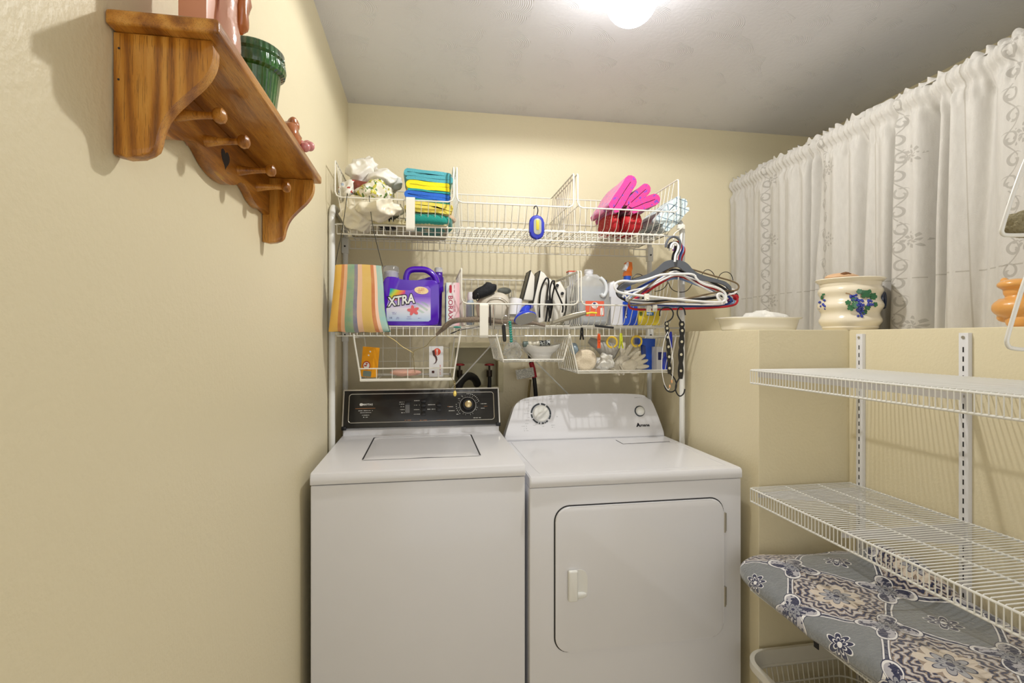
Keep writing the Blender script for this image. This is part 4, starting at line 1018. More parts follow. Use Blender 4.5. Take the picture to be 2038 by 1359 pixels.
GI = 'white plates standing in the lower basket'
panel([(1037, 598), (1052, 541), (1060, 552), (1058, 600)], .09, 2.09, 'flat_iron', 'white flat appliance plate with thin dark edge, leftmost of those standing', 'iron', GI)
panel([(1056, 605), (1070, 542), (1078, 546), (1088, 560), (1078, 640), (1066, 645)], .1, 2.08, 'flat_iron', 'white appliance plate with thick black edge in the middle of the lower basket', 'iron', GI)
panel([(1074, 640), (1080, 570), (1090, 556), (1100, 570), (1098, 640)], .09, 2.10, 'flat_iron', 'cream appliance body wrapped with black cord between the irons', 'iron', GI)
t = thing('clothes_iron', 'cream clothes iron with black cord at the right of the lower basket', 'iron', (xs(1115, 2.06), 2.08, z0 + .006))
P = [at(a, b, Y=2.06) for a, b in ((1100, 646), (1096, 600), (1102, 565), (1112, 560), (1124, 580), (1122, 620), (1112, 645))]
mb = MB(); mb.prism([(p.x, p.z) for p in P], .09, fr((0, 2.12, 0), (1, 0, 0), (0, 0, 1)), .012, 3); mb.build('body', M_cr, t)
mb = MB(); mb.prism([(p.x, p.z) for p in [at(a, b, Y=2.07) for a, b in ((1117, 648), (1124, 610), (1122, 575), (1127, 570), (1130, 612), (1124, 648))]], .10, fr((0, 2.125, 0), (1, 0, 0), (0, 0, 1)), .002); mb.build('sole_plate', mat('steel_plate', 'C4C4C0', .3, metal=.7), t)
for px, py in ((1109, 568), (1119, 584)): MB().lathe([(.007, 0), (.006, .006), (0, .007)], at(px, py, Y=2.028), 14, Matrix.Rotation(PI / 2, 4, 'X')).build('knob', M_black, t)
# cords
def cord(pts, r, lb, Y=2.02, m=None):
    P = smooth([at(p[0], p[1], Y=(p[2] if len(p) > 2 else Y)) for p in pts], 3); tag(MB().tube(P, r, 8).build('power_cord', m or M_black), lb, 'cord')
cord([(1074, 632), (1073, 605), (1076, 575), (1085, 555), (1090, 552), (1093, 562), (1088, 590), (1090, 615), (1086, 640)], .0036, 'black power cord looped in front of the middle iron', 2.015)
cord([(1092, 640), (1098, 610), (1093, 580), (1098, 560), (1103, 557), (1104, 570), (1098, 592), (1100, 620), (1094, 638), (1092, 610), (1094, 590)], .0034, 'black power cord wound between the two right irons', 2.01)
cord([(1101, 562), (1108, 580), (1118, 602), (1121, 612), (1119, 622)], .0036, 'short black cord running down the cream iron', 2.0)
MB_ = MB(); q = at(1091, 605, Y=2.008); MB_.b2(q - Vector((.011, .006, .016)), q + Vector((.011, .008, .016)), .003); tag(MB_.build('cord_plug', M_black), 'black plug clamped on the wound cords', 'plug')
# long flat tool with yellow tip
t = thing('shoe_horn', 'long tapered grey metal shoehorn poking out of the lower basket', 'shoehorn', (xs(1135, 1.95), 1.95, ZC + .07))
A, B = at(1100, 642, Y=1.955), at(1168, 622, Y=1.925)
mb = MB(); mb.tube(smooth([A, A.lerp(B, .4) + Vector((0, 0, .003)), A.lerp(B, .8) + Vector((0, 0, .002)), B], 2), lambda s: .002 + .0105 * math.sin(min(1, s * 1.05 + .12) * PI * .8) ** .7, 12)
for v in mb.bm.verts: v.co.y = 1.94 + (v.co.y - 1.94) * .45
mb.build('blade', mat('taupe_metal', '98917F', .3, metal=.6), t)
A, B = at(1167, 624, Y=1.922), at(1188, 623, Y=1.918); MB().tube([A, A.lerp(B, .5) + Vector((0, 0, .003)), B], .0038, 8).build('tip', mat('yellow_plastic', 'E8D534', .35), t)

# gallon jug
Yg = 2.06; q = at(1181, 600, Y=Yg)
M_milk = mat('milky_plastic', 'FAFBFC', .18, trans=.7, ior=1.08, coat=.3)
t = thing('water_jug', 'translucent plastic gallon water jug with an orange label, in the right basket', 'jug', (q.x, Yg + .055, z0 + .006))
def gj(px, py): p = at(px, py, Y=Yg); return (p.x, p.z)
o = [gj(1151, 648), gj(1149, 610), gj(1149, 570), gj(1153, 561), gj(1165, 548), gj(1172, 545), gj(1188, 545), gj(1199, 552), gj(1207, 566), gj(1213, 580), gj(1214, 610), gj(1212, 648)]
o[0] = (o[0][0], z0 + .006); o[-1] = (o[-1][0], z0 + .006)
mb = MB(); mb.prism(o, .125, fr((0, Yg + .115, 0), (1, 0, 0), (0, 0, 1)), .02, 4); jb = mb.build('bottle', M_milk, t, angle=60)
mb = MB(); wl = gj(1160, 569)[1]; wo = [(gj(1155, 600)[0], z0 + .014), (gj(1154, 600)[0], wl), (gj(1206, 600)[0], wl), (gj(1208, 600)[0], z0 + .014)]; mb.prism(wo, .108, fr((0, Yg + .108, 0), (1, 0, 0), (0, 0, 1)), .012, 3); mb.build('water', mat('jug_water', 'D2DBE6', .1, trans=.5, ior=1.2), t)
c = gj(1179, 545); mb = MB(); mb.lathe([(.019, -.006), (.018, .008), (.0195, .009), (.0195, .024), (.017, .026), (0, .026)], (c[0], Yg + .05, c[1] - .002), 26); mb.build('cap', mat('cap_white', 0), t)
mb = MB(); P = smooth([Vector((*gj(1193, 553), 0)), Vector((*gj(1203, 562), 0)), Vector((*gj(1206, 580), 0)), Vector((*gj(1199, 592), 0)), Vector((*gj(1194, 585), 0))], 2); mb.tube([Vector((p.x, Yg - .012, p.y)) for p in P], .0075, 12); mb.build('handle', mat('jug_handle', 'E2E6EA', .25, coat=.3), t)
q = at(1184, 614, Y=Yg - .012)
mb = MB(); mb.prism(rrect(.082, .064, .003, 2), .0006, XZ(q.x, Yg - .0102, q.z)); mb.build('label', mat('orange_label', 'E8664A', .5), jb, False)
MB().prism([(.015 * math.cos(a), .0135 * math.sin(a)) for a in [2 * PI * i / 24 for i in range(24)]], .0005, XZ(q.x, Yg - .0109, q.z + .014)).build('white_roundel', mat('paper_white', 0), jb, False)
MB().prism([(.0065 * math.cos(a), .0035 * math.sin(a)) for a in [2 * PI * i / 20 for i in range(20)]], .0005, XZ(q.x - .002, Yg - .0115, q.z + .022)).build('blue_mark', mat('navy_print', 0), jb, False)
MB().prism(rrect(.013, .03, .001, 1), .0005, XZ(q.x + .031, Yg - .0109, q.z - .012)).build('white_patch', mat('paper_white', 0), jb, False)
mb = MB(); marks(mb, XZ(q.x, Yg - .0115, q.z + .012), .02, .003, 6, 3); marks(mb, XZ(q.x, Yg - .0115, q.z + .006), .014, .003, 5, 4); mb.build('small_print', mat('badge_red2', 0), jb, False)
# bottles right of it
t = thing('white_bottle', 'tall white plastic bottle with handle, right of the water jug', 'bottle', (xs(1223, 2.12), 2.14, z0 + .006))
def wb(px, py, Y=2.1): p = at(px, py, Y=Y); return (p.x, p.z)
mb = MB(); mb.prism([wb(1214, 640), wb(1214, 575), wb(1217, 562), wb(1225, 558), wb(1233, 565), wb(1237, 580), wb(1238, 640)], .06, fr((0, 2.17, 0), (1, 0, 0), (0, 0, 1)), .01, 3); mb.build('bottle', mat('bottle_white', 'E4E4E6', .3, coat=.3), t)
c = wb(1211, 562); mb = MB(); mb.lathe([(.010, 0), (.010, .02), (0, .02)], (c[0] + .004, 2.16, c[1] - .004), 14); mb.build('cap', mat('navy_cap', '264A78', .4), t)
t = thing('spray_bottle', 'spray bottle with orange and white trigger head and blue collar', 'spray bottle', (xs(1252, 2.14), 2.15, z0 + .006))
c = wb(1250, 552, 2.14); cx_ = c[0]
mb = MB(); mb.lathe([(.022, 0), (.034, .004), (.034, .10), (.026, .13), (.014, .15), (.013, .165), (0, .165)], (cx_, 2.15, z0 + .006), 24, sx=1, sy=.7); mb.build('bottle', mat('bottle_white', 0), t)
zc_ = z0 + .165; mb = MB(); mb.lathe([(.013, 0), (.0165, .004), (.0165, at(1250, 549, Y=2.14).z - zc_), (0, at(1250, 549, Y=2.14).z - zc_)], (cx_, 2.15, zc_), 20); mb.build('collar', mat('blue_collar', '2A58C0', .35), t)
Yt = 2.14
def sp_(px, py): p = at(px, py, Y=Yt); return (p.x, p.z)
mb = MB(); mb.prism([sp_(1242, 549), sp_(1258, 549), sp_(1256, 540), sp_(1259, 535), sp_(1258, 522), sp_(1250, 520), sp_(1245, 523), sp_(1249, 535), sp_(1243, 542)], .022, fr((0, 2.16, 0), (1, 0, 0), (0, 0, 1)), .002); mb.build('trigger_head', mat('orange_plastic', 'E87A2C', .35), t)
mb = MB(); mb.prism([sp_(1241, 537), sp_(1247, 522), sp_(1251, 521), sp_(1251, 528), sp_(1246, 540)], .024, fr((0, 2.161, 0), (1, 0, 0), (0, 0, 1)), .001); mb.build('nozzle', mat('bottle_white', 0), t)
# boxes in the right basket
def carton(px0, px1, py0, py1, Y, dp, m, lb, name='carton', cat='box', zbase=None):
    a, b = at(px0, py0, Y=Y), at(px1, py1, Y=Y); z_ = zbase if zbase else z0 + .0065
    t = thing(name, lb, cat, ((a.x + b.x) / 2, Y + dp / 2, z_)); MB().b2((a.x, Y, z_), (b.x, Y + dp, a.z), .001).build('box', m, t, False); return t, a, b
t, a, b = carton(1241, 1269, 600, 648, 2.04, .05, mat('blue_carton', '1E4CC0', .4), 'blue and white carton under the hangers in the right basket')
MB().prism(rrect(.014, .05, .001, 1), .0005, XZ(a.x + .010, 2.0395, a.z - .045)).build('dark_panel', mat('navy_print', 0), t, False)
mb = MB(); marks(mb, fr((a.x + .011, 2.0388, a.z - .055), (0, 0, 1), (-1, 0, 0)), .03, .005, 6, 5); mb.build('print', mat('paper_white', 0), t, False)
t, a, b = carton(1271, 1313, 614, 648, 2.03, .05, mat('yellow_carton', 'E4CC3A', .4), 'yellow packet with blue print beside the blue carton')
MB().prism(rrect(.032, .014, .002, 2), .0005, XZ((a.x + b.x) / 2 + .004, 2.0295, a.z - .022)).build('blue_print', mat('cyan_print', '2C7CC0', .5), t, False)
mb = MB(); marks(mb, XZ((a.x + b.x) / 2 + .002, 2.0288, a.z - .022), .026, .007, 4, 6); mb.build('print', mat('paper_white', 0), t, False)
MB().prism(rrect(.012, .016, .002, 2), .0005, XZ(a.x + .01, 2.0295, a.z - .022)).build('dark_print', mat('olive_print', '5A6A2A', .5), t, False)
t, a, b = carton(1216, 1241, 590, 648, 2.05, .04, mat('white_carton', 'DDDDE0', .5), 'plain white carton standing right of the water jug')
t, a, b = carton(1132, 1150, 541, 640, 2.20, .04, mat('white_carton', 0), 'white bottle with red orange lid behind the irons', 'lidded_bottle', 'bottle')
MB().b2((a.x - .001, 2.199, a.z), (b.x + .001, 2.241, a.z + .006), .001).build('lid', mat('orange_label', 0), t, False)
# ---------------------------------------------------------------- hangers on the hook at the right end of the rack
t = thing('wire_hook', 'white wire hook on the right rack post carrying the bundle of hangers', 'hook', (1.02, 1.93, ZC + .36))
hk = [at(1360, 452, Y=1.985), at(1350, 459, Y=1.93), at(1341, 466, Y=1.885), at(1340, 474, Y=1.875), at(1342, 486, Y=1.87), at(1345, 489, Y=1.868), at(1348, 485, Y=1.866)]
MB().tube(smooth(hk, 2), .0028, 8).build('rod', M_wire, t); MB().box((1.052, 1.985, hk[0].z), (.03, .018, .02), .003).build('clip', M_wire, t)
GH = 'hangers bundled on the rack hook'
def hgr(lb, m, Y, loops, hook, r=.0042, extra=None, flat=1.0):
    p0_ = at(1343, 520, Y=Y); t = thing('clothes_hanger', lb, 'hanger', p0_, GH)
    mb = MB()
    for pts, cl in loops:
        P = smooth([at(a, b, Y=Y) for a, b in pts], 2, cl); mb.tube(P, r, 8, closed=cl)
    for v in mb.bm.verts: v.co.y = Y + (v.co.y - Y) * flat
    mb.build('frame', m, t)
    P = smooth([at(a, b, Y=Y) for a, b in hook], 2); MB().tube(P, r * .9 if r > .003 else r, 8).build('hook', m if not extra else extra, t)
    return t
M_hg = mat('charcoal_plastic', '5B5F66', .45); M_hw = mat('hanger_white', 'EAEAEA', .3, coat=.3); M_hr = mat('hanger_red', 'B8202C', .35); M_hb = mat('hanger_blue', '23449A', .35)
M_hbr = mat('brown_wire', '7C6A50', .4, metal=.2); M_hk = mat('hanger_black', '1C1C1E', .4); M_hp = mat('hanger_purple', '7A2C86', .35); M_hg2 = mat('hanger_pale_blue', '8CA8D8', .35)
t = thing('clothes_hanger', 'wide charcoal grey plastic hanger at the front of the hanger bundle', 'hanger', at(1343, 520, Y=1.86), GH)
top = [(1229, 590), (1228, 577), (1240, 564), (1265, 554), (1298, 542), (1312, 530), (1322, 520), (1336, 517), (1354, 518), (1368, 524), (1380, 540), (1398, 548), (1425, 555), (1448, 562), (1456, 574), (1455, 578)]
botm = [(1450, 577), (1446, 570), (1430, 563), (1400, 559), (1380, 554), (1362, 540), (1350, 531), (1338, 531), (1322, 538), (1305, 549), (1270, 562), (1246, 572), (1238, 582), (1238, 592)]
P = smooth([at(a, b, Y=1.86) for a, b in top + botm], 2, True)
mb = MB(); mb.prism([(p.x, p.z) for p in P], .009, fr((0, 1.8645, 0), (1, 0, 0), (0, 0, 1)), .002); mb.build('shoulders', M_hg, t)
P = smooth([at(a, b, Y=1.86) for a, b in ((1344, 522), (1344, 510), (1350, 500), (1355, 488), (1352, 476), (1342, 470), (1331, 474), (1326, 484), (1325, 492))], 2)
MB().tube(P, .0048, 10).build('hook', M_hg, t)
hook = lambda dx=0, dy=0: [(1343 + dx, 521 + dy), (1344 + dx, 507 + dy), (1350 + dx, 497 + dy), (1350 + dx, 487 + dy), (1343 + dx, 482 + dy), (1336 + dx, 487 + dy), (1335 + dx, 494 + dy)]
hgr('white tube hanger with clips in front of the bundle', M_hw, 1.845, [([(1224, 563), (1223, 574), (1231, 583), (1290, 590), (1360, 597), (1434, 603), (1446, 596), (1444, 582), (1428, 572), (1400, 566), (1386, 556), (1382, 545), (1352, 545), (1315, 546), (1290, 556), (1262, 561), (1240, 558)], True), ([(1437, 604), (1426, 590), (1430, 583), (1440, 586), (1446, 603)], False)], hook(), .0048)
hgr('white plastic hanger second from the front of the bundle', M_hw, 1.90, [([(1246, 600), (1300, 604), (1380, 606), (1440, 606), (1444, 600), (1425, 585), (1395, 570), (1375, 558), (1350, 540), (1338, 540), (1315, 555), (1280, 575), (1247, 592)], True)], hook(4, 2), .004)
hgr('white plastic hanger with arms tilted up to the right', M_hw, 1.92, [([(1240, 582), (1290, 572), (1320, 556), (1345, 545), (1372, 552), (1405, 563), (1440, 572), (1467, 578), (1462, 585), (1420, 590), (1330, 596), (1250, 598)], True)], hook(-3, 4), .004)
hgr('dark red hanger hanging lowest in the bundle', M_hr, 1.93, [([(1250, 606), (1256, 616), (1300, 616), (1380, 614), (1460, 610), (1470, 598), (1462, 588), (1420, 575), (1380, 560), (1345, 545), (1320, 560), (1285, 582), (1256, 598)], True)], hook(6, -2), .0045)
hgr('navy blue hanger in the middle of the bundle', M_hb, 1.94, [([(1240, 600), (1290, 606), (1360, 609), (1440, 608), (1458, 600), (1450, 588), (1410, 566), (1380, 552), (1355, 538), (1330, 545), (1290, 562), (1245, 588)], True)], hook(8, 2), .0045)
hgr('brown wire hanger crossing the bundle diagonally', M_hbr, 1.87, [([(1250, 600), (1254, 608), (1275, 607), (1320, 602), (1380, 592), (1440, 578), (1466, 579), (1472, 570), (1464, 561), (1420, 549), (1378, 536), (1345, 528), (1325, 540), (1290, 570), (1260, 592)], True)], hook(2, -2), .0034)
hgr('black plastic hanger with a thick left arm', M_hk, 1.915, [([(1232, 592), (1226, 580), (1236, 566), (1262, 556), (1300, 545), (1340, 534), (1375, 545), (1420, 562), (1452, 580), (1440, 590), (1400, 596), (1330, 598), (1260, 603)], True)], hook(-5, 0), .0052)
hgr('purple hanger showing along the right arm of the bundle', M_hp, 1.955, [([(1262, 604), (1330, 608), (1420, 606), (1455, 598), (1448, 582), (1415, 570), (1380, 553), (1350, 540), (1320, 550), (1280, 580)], True)], hook(5, 5), .0042)
hgr('pale blue hanger at the back of the bundle', M_hg2, 1.97, [([(1252, 594), (1262, 609), (1330, 611), (1430, 611), (1462, 604), (1460, 594), (1420, 580), (1370, 560), (1345, 552), (1320, 560), (1270, 574)], True)], hook(10, 3), .0042)
hgr('black hanger with a red arm tip at the right of the bundle', M_hk, 1.99, [([(1400, 604), (1455, 602), (1470, 590), (1462, 582), (1440, 578), (1400, 566), (1350, 545), (1300, 570), (1270, 600), (1330, 606)], True)], hook(12, 6), .005, extra=M_hr)
q = at(1463, 592, Y=1.955); tag(MB().lathe([(.011, 0), (.013, .006), (.010, .012), (0, .014)], q, 16, Matrix.Rotation(PI / 2, 4, 'X')).build('plastic_disc', M_hr), 'round red plastic disc on an arm end at the right of the hangers', 'disc')
for i, (px, py, dy) in enumerate(((1287, 591, 0), (1291, 614, 1), (1303, 613, 2))):
    q = at(px, py, Y=1.835 if i == 0 else 1.918); mb = MB(); mb.b2(q + Vector((-.010, -.004, -.014)), q + Vector((.010, .004, .013)), .003); mb.tube([q + Vector((-.004, -.005, -.008)), q + Vector((.004, -.005, -.008))], .004, 6)
    tag(mb.build('hanger_clip', mat('clip_plastic', 0)), ('white plastic clip on the front white hanger bar', 'ivory clip on the lowest hanger bar, the left of two', 'ivory clip on the lowest hanger bar, the right of two')[i], 'clip')
for i, (pts, lb) in enumerate((([(1256, 566), (1258, 552), (1266, 545), (1276, 546), (1282, 552)], 'thin black wire hook curving behind the left arms of the hangers'),
        ([(1396, 548), (1402, 538), (1410, 536), (1418, 541), (1424, 552)], 'thin black wire hook above the middle of the right hanger arms'),
        ([(1428, 556), (1434, 544), (1446, 540), (1456, 546), (1459, 558)], 'thin black wire hook above the right end of the hangers'),
        ([(1303, 580), (1318, 577), (1328, 566), (1330, 556)], 'thin black wire hook curving below the hangers, left one'),
        ([(1330, 562), (1336, 576), (1350, 582), (1368, 580), (1378, 564)], 'thin black wire hook curving below the hangers, middle one'))):
    tag(MB().tube(smooth([at(a, b, Y=1.985) for a, b in pts], 2), .0016, 6).build('wire_hook', M_hk), lb, 'hook')

# black space-saving hanger chains
def chain(lb, strip, w_, hooks, holes, Y):
    t = thing('hanger_chain', lb, 'hanger organizer', at(*strip[-1], Y=Y), 'black hanger chains')
    P = [at(a, b, Y=Y) for a, b in strip]; L = P[0].z - P[-1].z; n = 60; o1, o2 = [], []
    for i in range(n + 1):
        s = i / n; k = s * (len(P) - 1); j = min(int(k), len(P) - 2); p = P[j].lerp(P[j + 1], k - j); ww = w_ * (.66 + .34 * abs(math.sin(s * PI * holes)))
        o1.append((p.x - ww, p.z)); o2.append((p.x + ww, p.z))
    MB().prism(o1 + o2[::-1], .004, fr((0, Y, 0), (1, 0, 0), (0, 0, 1))).build('strip', M_hk, t)
    for i in range(holes):
        s = (i + .5) / holes; k = s * (len(P) - 1); j = min(int(k), len(P) - 2); p = P[j].lerp(P[j + 1], k - j)
        MB().lathe([(.0056, 0), (.005, .0006), (0, .0006)], (p.x, Y - .004, p.z), 12, Matrix.Rotation(PI / 2, 4, 'X')).build('eyelet', mat('eyelet_light', 'CFC8AE', .5), t)
    for h in hooks: MB().tube(smooth([at(a, b, Y=Y) for a, b in h], 2), .0028, 8).build('hook', M_hk, t)
chain('black hanger chain next to the earphones, with hooks at both ends', [(1326, 640), (1327, 653), (1329, 680), (1331, 710), (1332, 744)], .0085,
      [[(1313, 629), (1313, 618), (1320, 612), (1334, 612), (1341, 622), (1338, 634), (1327, 641)], [(1332, 742), (1341, 750), (1347, 763), (1345, 776), (1336, 781), (1326, 777), (1322, 766)]], 6, 1.90)
chain('black hanger chain with round holes, rightmost under the hangers', [(1356, 639), (1357, 660), (1355, 700), (1354, 754)], .0115,
      [[(1364, 627), (1362, 614), (1354, 610), (1348, 616), (1348, 628), (1356, 640)], [(1353, 750), (1345, 764), (1344, 778), (1352, 790), (1361, 784), (1363, 774)]], 5, 1.89)
t = thing('earphones', 'white earphone cable looped over the black hanger chain', 'earphones', at(1326, 700, Y=1.88))
MB().tube(smooth([at(a, b, Y=1.875) for a, b in ((1329, 660), (1322, 675), (1317, 705), (1317, 740), (1322, 765), (1330, 778), (1333, 771))], 2), .0013, 6).build('cable', M_hw, t)
MB().tube(smooth([at(a, b, Y=1.872) for a, b in ((1329, 660), (1336, 690), (1340, 720), (1339, 745), (1337, 757))], 2), .0013, 6).build('cable', M_hw, t)
for a, b in ((1337, 759), (1333, 769)): MB().blob(at(a, b, Y=1.872), (.007, .007, .014), 2).build('earbud', mat('amber_tip', 'E0A878', .4), t)

# clips, pegs and rings on the lower shelf lip
def peg(px, py0, py1, m, lb, spread=.004, Y=1.99, grp='plastic clothes pegs on the rack shelf lip'):
    a, b = at(px, py0, Y=Y), at(px, py1, Y=Y); t = thing('clothes_peg', lb, 'clothes peg', b, grp)
    for s in (-1, 1):
        mb = MB(); P = [a + Vector((s * .0025, s * .003, 0)), a.lerp(b, .35) + Vector((s * .0055, s * .004, 0)), a.lerp(b, .6) + Vector((s * .003, 0, 0)), b + Vector((s * spread, 0, 0))]
        mb.tube(smooth(P, 1), .0034, 6); mb.build('leg', m, t)
    MB().cyl(a.lerp(b, .5) - Vector((0, .006, 0)), a.lerp(b, .5) + Vector((0, .006, 0)), .0035, n=10).build('spring', m, t)
peg(1192, 664, 693, mat('neon_orange', 'F0602C', .4), 'orange clothes peg clipped on the shelf lip left of the yellow rings')
peg(1236, 663, 693, mat('neon_yellow', 'D8E038', .4), 'yellow clothes peg clipped on the shelf lip between the rings', .008)
peg(1335, 660, 692, mat('peg_blue', '2436B8', .4), 'blue clothes peg beside the earphone cable', .003, 1.93)
t = peg(1158, 652, 676, M_hk, 'black clothes peg on the shelf lip left of the orange one', .007)
for px, py, lb in ((1218, 681, 'yellow open plastic ring hanging between the orange and yellow pegs'), (1267, 679, 'yellow open plastic ring hanging right of the yellow peg')):
    c = at(px, py, Y=1.985); tag(MB().tube([c + Vector((.0215 * math.cos(a), 0, .0215 * math.sin(a))) for a in [.15 * PI + 1.9 * PI * i / 30 - .55 * PI for i in range(31)]], .0042, 8).build('plastic_ring', mat('ring_yellow', 'E0BE3C', .35)), lb, 'ring', 'yellow rings on the rack shelf lip')
a, b = at(1184, 648, Y=1.96), at(1221, 652, Y=1.955); tag(MB().tube([a, a.lerp(b, .5), b], .0048, 10).build('handle_rod', M_hk), 'short black rod lying along the shelf lip above the pegs', 'rod')
# key tags
c = at(1006, 637, Y=1.93); tag(MB().tube([c + Vector((.014 * math.cos(a), 0, .017 * math.sin(a))) for a in [2 * PI * i / 22 for i in range(22)]], .0011, 6, closed=True).build('split_ring', M_chrome), 'thin metal split ring holding the black and teal key tags', 'ring')
for px, y0_, y1_, m, lb in ((1003, 646, 680, M_hk, 'black key tag hanging from the split ring'), (1016, 641, 679, mat('teal_plastic', 0), 'teal coiled key tag hanging from the split ring')):
    a, b = at(px - 1, y0_, Y=1.925), at(px + 1.5, y1_, Y=1.925); mb = MB()
    if m is M_hk: mb.tube([a, a.lerp(b, .12), a.lerp(b, .88), b], lambda s: .0075 if .02 < s < .98 else .005, 10)
    else:
        for i in range(9): mb.blob(a.lerp(b, i / 8), (.013, .011, .010), 2, nu=14, nv=8)
    for v in mb.bm.verts: v.co.y = 1.925 + (v.co.y - 1.925) * .6
    tag(mb.build('key_tag', m), lb, 'key tag', 'key tags on the split ring')

# ---------------------------------------------------------------- baskets hung under the lower shelf
def ubasket(lb, px0, px1, dzb, dzf, Y0=2.0, Y1=2.29, arms=True, flare=.0, n=8, thick=.003, sides=True):
    x0, x1 = xs(px0, Y0), xs(px1, Y0); zb, zf, zt = ZC + dzb, ZC + dzf, MZ - .038; r_ = .0028
    t = thing('hanging_basket', lb, 'basket', ((x0 + x1) / 2, (Y0 + Y1) / 2, zb), 'wire baskets under the lower rack shelf'); mb = MB()
    mb.tube([(x0, Y0, zb), (x1, Y0, zb), (x1, Y1, zb), (x0, Y1, zb)], thick, 8, closed=True)
    ff = flare * (zf - zb) / (zt - zb); mb.tube([(x0 - ff, Y0 - .004, zf), (x1 + ff, Y0 - .004, zf)], r_, 6)
    for x, s in ((x0, -1), (x1, 1)):
        xf = x + s * flare
        mb.tube(smooth([(x, Y0, zb), (x + s * ff, Y0 - .004, zf), (xf + s * .004, Y0 - .004, zt), (xf + s * .004, Y0 + .004, zt + .010), (xf + s * .004, Y0 + .01, zt + .004)], 1), r_ + .0006, 7)
        mb.tube([(x, Y1, zb), (xf, Y1, zt + .006)], r_, 6); mb.tube([(xf, Y0, zt - .004), (xf, Y1, zt - .004)], r_, 6)
    mb.tube([(x0 - flare, Y1, zt + .004), (x1 + flare, Y1, zt + .004)], r_, 6); mb.build('frame', M_wire, t)
    mb = MB()
    for i in range(1, n):
        x = x0 + (x1 - x0) * i / n; mb.tube([(x, Y0 - .004, zf), (x, Y0, zb), (x, Y1, zb), (x, Y1, zt + .004)], .0015, 5)
    for k in (.35, .7): mb.tube([(x0, Y1, zb + (zt - zb) * k), (x1, Y1, zb + (zt - zb) * k)], .0015, 5)
    if sides:
        m = 9
        for i in range(1, m):
            y = Y0 + (Y1 - Y0) * i / m
            for x, s in ((x0, -1), (x1, 1)): mb.tube([(x + s * flare, y, zt - .004), (x, y, zb)], .0015, 5)
            if i % 2: mb.tube([(x0, y, zb), (x1, y, zb)], .0015, 5)
    mb.build('wire_grid', M_wire, t); return x0, x1, zb
UF = ubasket('white wire basket hung under the shelf at left, holding an orange box', 718, 902, -.160, -.116, n=6, flare=.022, thick=.0055, sides=False)
UG = ubasket('small white wire basket hung under the shelf centre, holding a white bowl', 1002, 1120, -.094, -.086, n=14, flare=.024)
UH = ubasket('white wire basket hung under the shelf at right, holding work gloves', 1150, 1330, -.142, -.134, n=16, flare=.03)
# contents of the left one
zb = UF[2] + .006; c = at(733, 740, Y=2.05)
t = thing('baking_soda_box', 'orange cardboard baking soda box with a round red emblem', 'box', (c.x, 2.07, zb))
M_ = Matrix.Translation((c.x + .004, 2.075, zb + .060)) @ Matrix.Rotation(math.radians(5), 4, 'Y') @ Matrix.Rotation(math.radians(-26), 4, 'Z')
bxm = MB(); bxm.box((0, 0, 0), (.052, .040, .118), .001, M_); 
bm_ = bxm; 
def soda(nt, x, y, z, u, v, tc): return mix(nt, z > .022, lin('3E6A60'), lin('F2A41C'))
mb = MB(); mb.b2((-.026, -.02, -.059), (.026, .02, .059), .001)
for v in mb.bm.verts: v.co = M_ @ v.co
bxm.bm.free(); bo_ = mb.build('carton', mat('orange_carton', 'F2A41C', .45), t, False)
fm = lambda x, z, off=0, rot=0: M_ @ fr((x, -.0202 - off, z), (math.cos(rot), 0, math.sin(rot)), (-math.sin(rot), 0, math.cos(rot)))
circ = lambda r, k=24: [(r * math.cos(2 * PI * i / k), r * math.sin(2 * PI * i / k)) for i in range(k)]
MB().prism(circ(.0175), .0003, fm(-.002, -.014)).build('emblem', mat('emblem_red', 'C03A2C', .5), bo_, False)
MB().prism(circ(.0135), .0003, fm(-.002, -.014, .0003)).build('emblem_ring', mat('paper_white', 0), bo_, False)
MB().prism([(-.010, -.003), (-.002, -.004), (.002, -.002), (.002, .006), (.006, .006), (.006, .010), (-.004, .010), (-.004, .006), (-.001, .006), (-.001, .001), (-.009, .002)], .0003, fm(-.002, -.014, .0006)).build('emblem_arm', mat('emblem_red', 0), bo_, False)
mb = MB(); marks(mb, fm(.004, .028, .0001, 1.2), .04, .010, 5, 31); mb.build('white_print', mat('paper_white', 0), bo_, False)
mb = MB(); mb.prism(rrect(.036, .022, .004, 3), .0003, fm(.004, -.046)); mb.build('grey_print', mat('grey_green', '7C8C84', .5), bo_, False)
c = at(868, 742, Y=2.04)
t = thing('white_carton', 'white cardboard box with a round red mark standing in the left hanging basket', 'box', (c.x, 2.06, zb)); w_ = .056; h_ = .122
mb = MB(); mb.b2((c.x - w_ / 2, 2.04, zb), (c.x + w_ / 2, 2.085, zb + h_), .001); bo_ = mb.build('carton', mat('white_carton', 0), t, False)
MB().prism(circ(.014), .0004, XZ(c.x + .004, 2.0398, zb + h_ - .022)).build('red_mark', mat('orange_red', 'DC4A2C', .5), bo_, False)
mb = MB(); marks(mb, fr((c.x + .004, 2.0393, zb + h_ - .022), (0, 0, 1), (-1, 0, 0)), .022, .008, 4, 77); mb.build('white_print', mat('paper_white', 0), bo_, False)
MB().prism([(.0, .026), (.007, .016), (.009, .004), (.004, -.008), (-.008, -.014), (.001, -.005), (.003, .004), (.000, .014), (-.008, .022), (-.012, .040), (-.002, .044)], .0004, XZ(c.x - .004, 2.0394, zb + h_ - .058)).build('dark_swoosh', mat('dark_brown_print', '4A2420', .5), bo_, False)
MB().prism(rrect(.010, .010, .001, 1), .0004, XZ(c.x - .012, 2.0396, zb + .02)).build('dark_square', mat('dark_brown_print', 0), bo_, False)
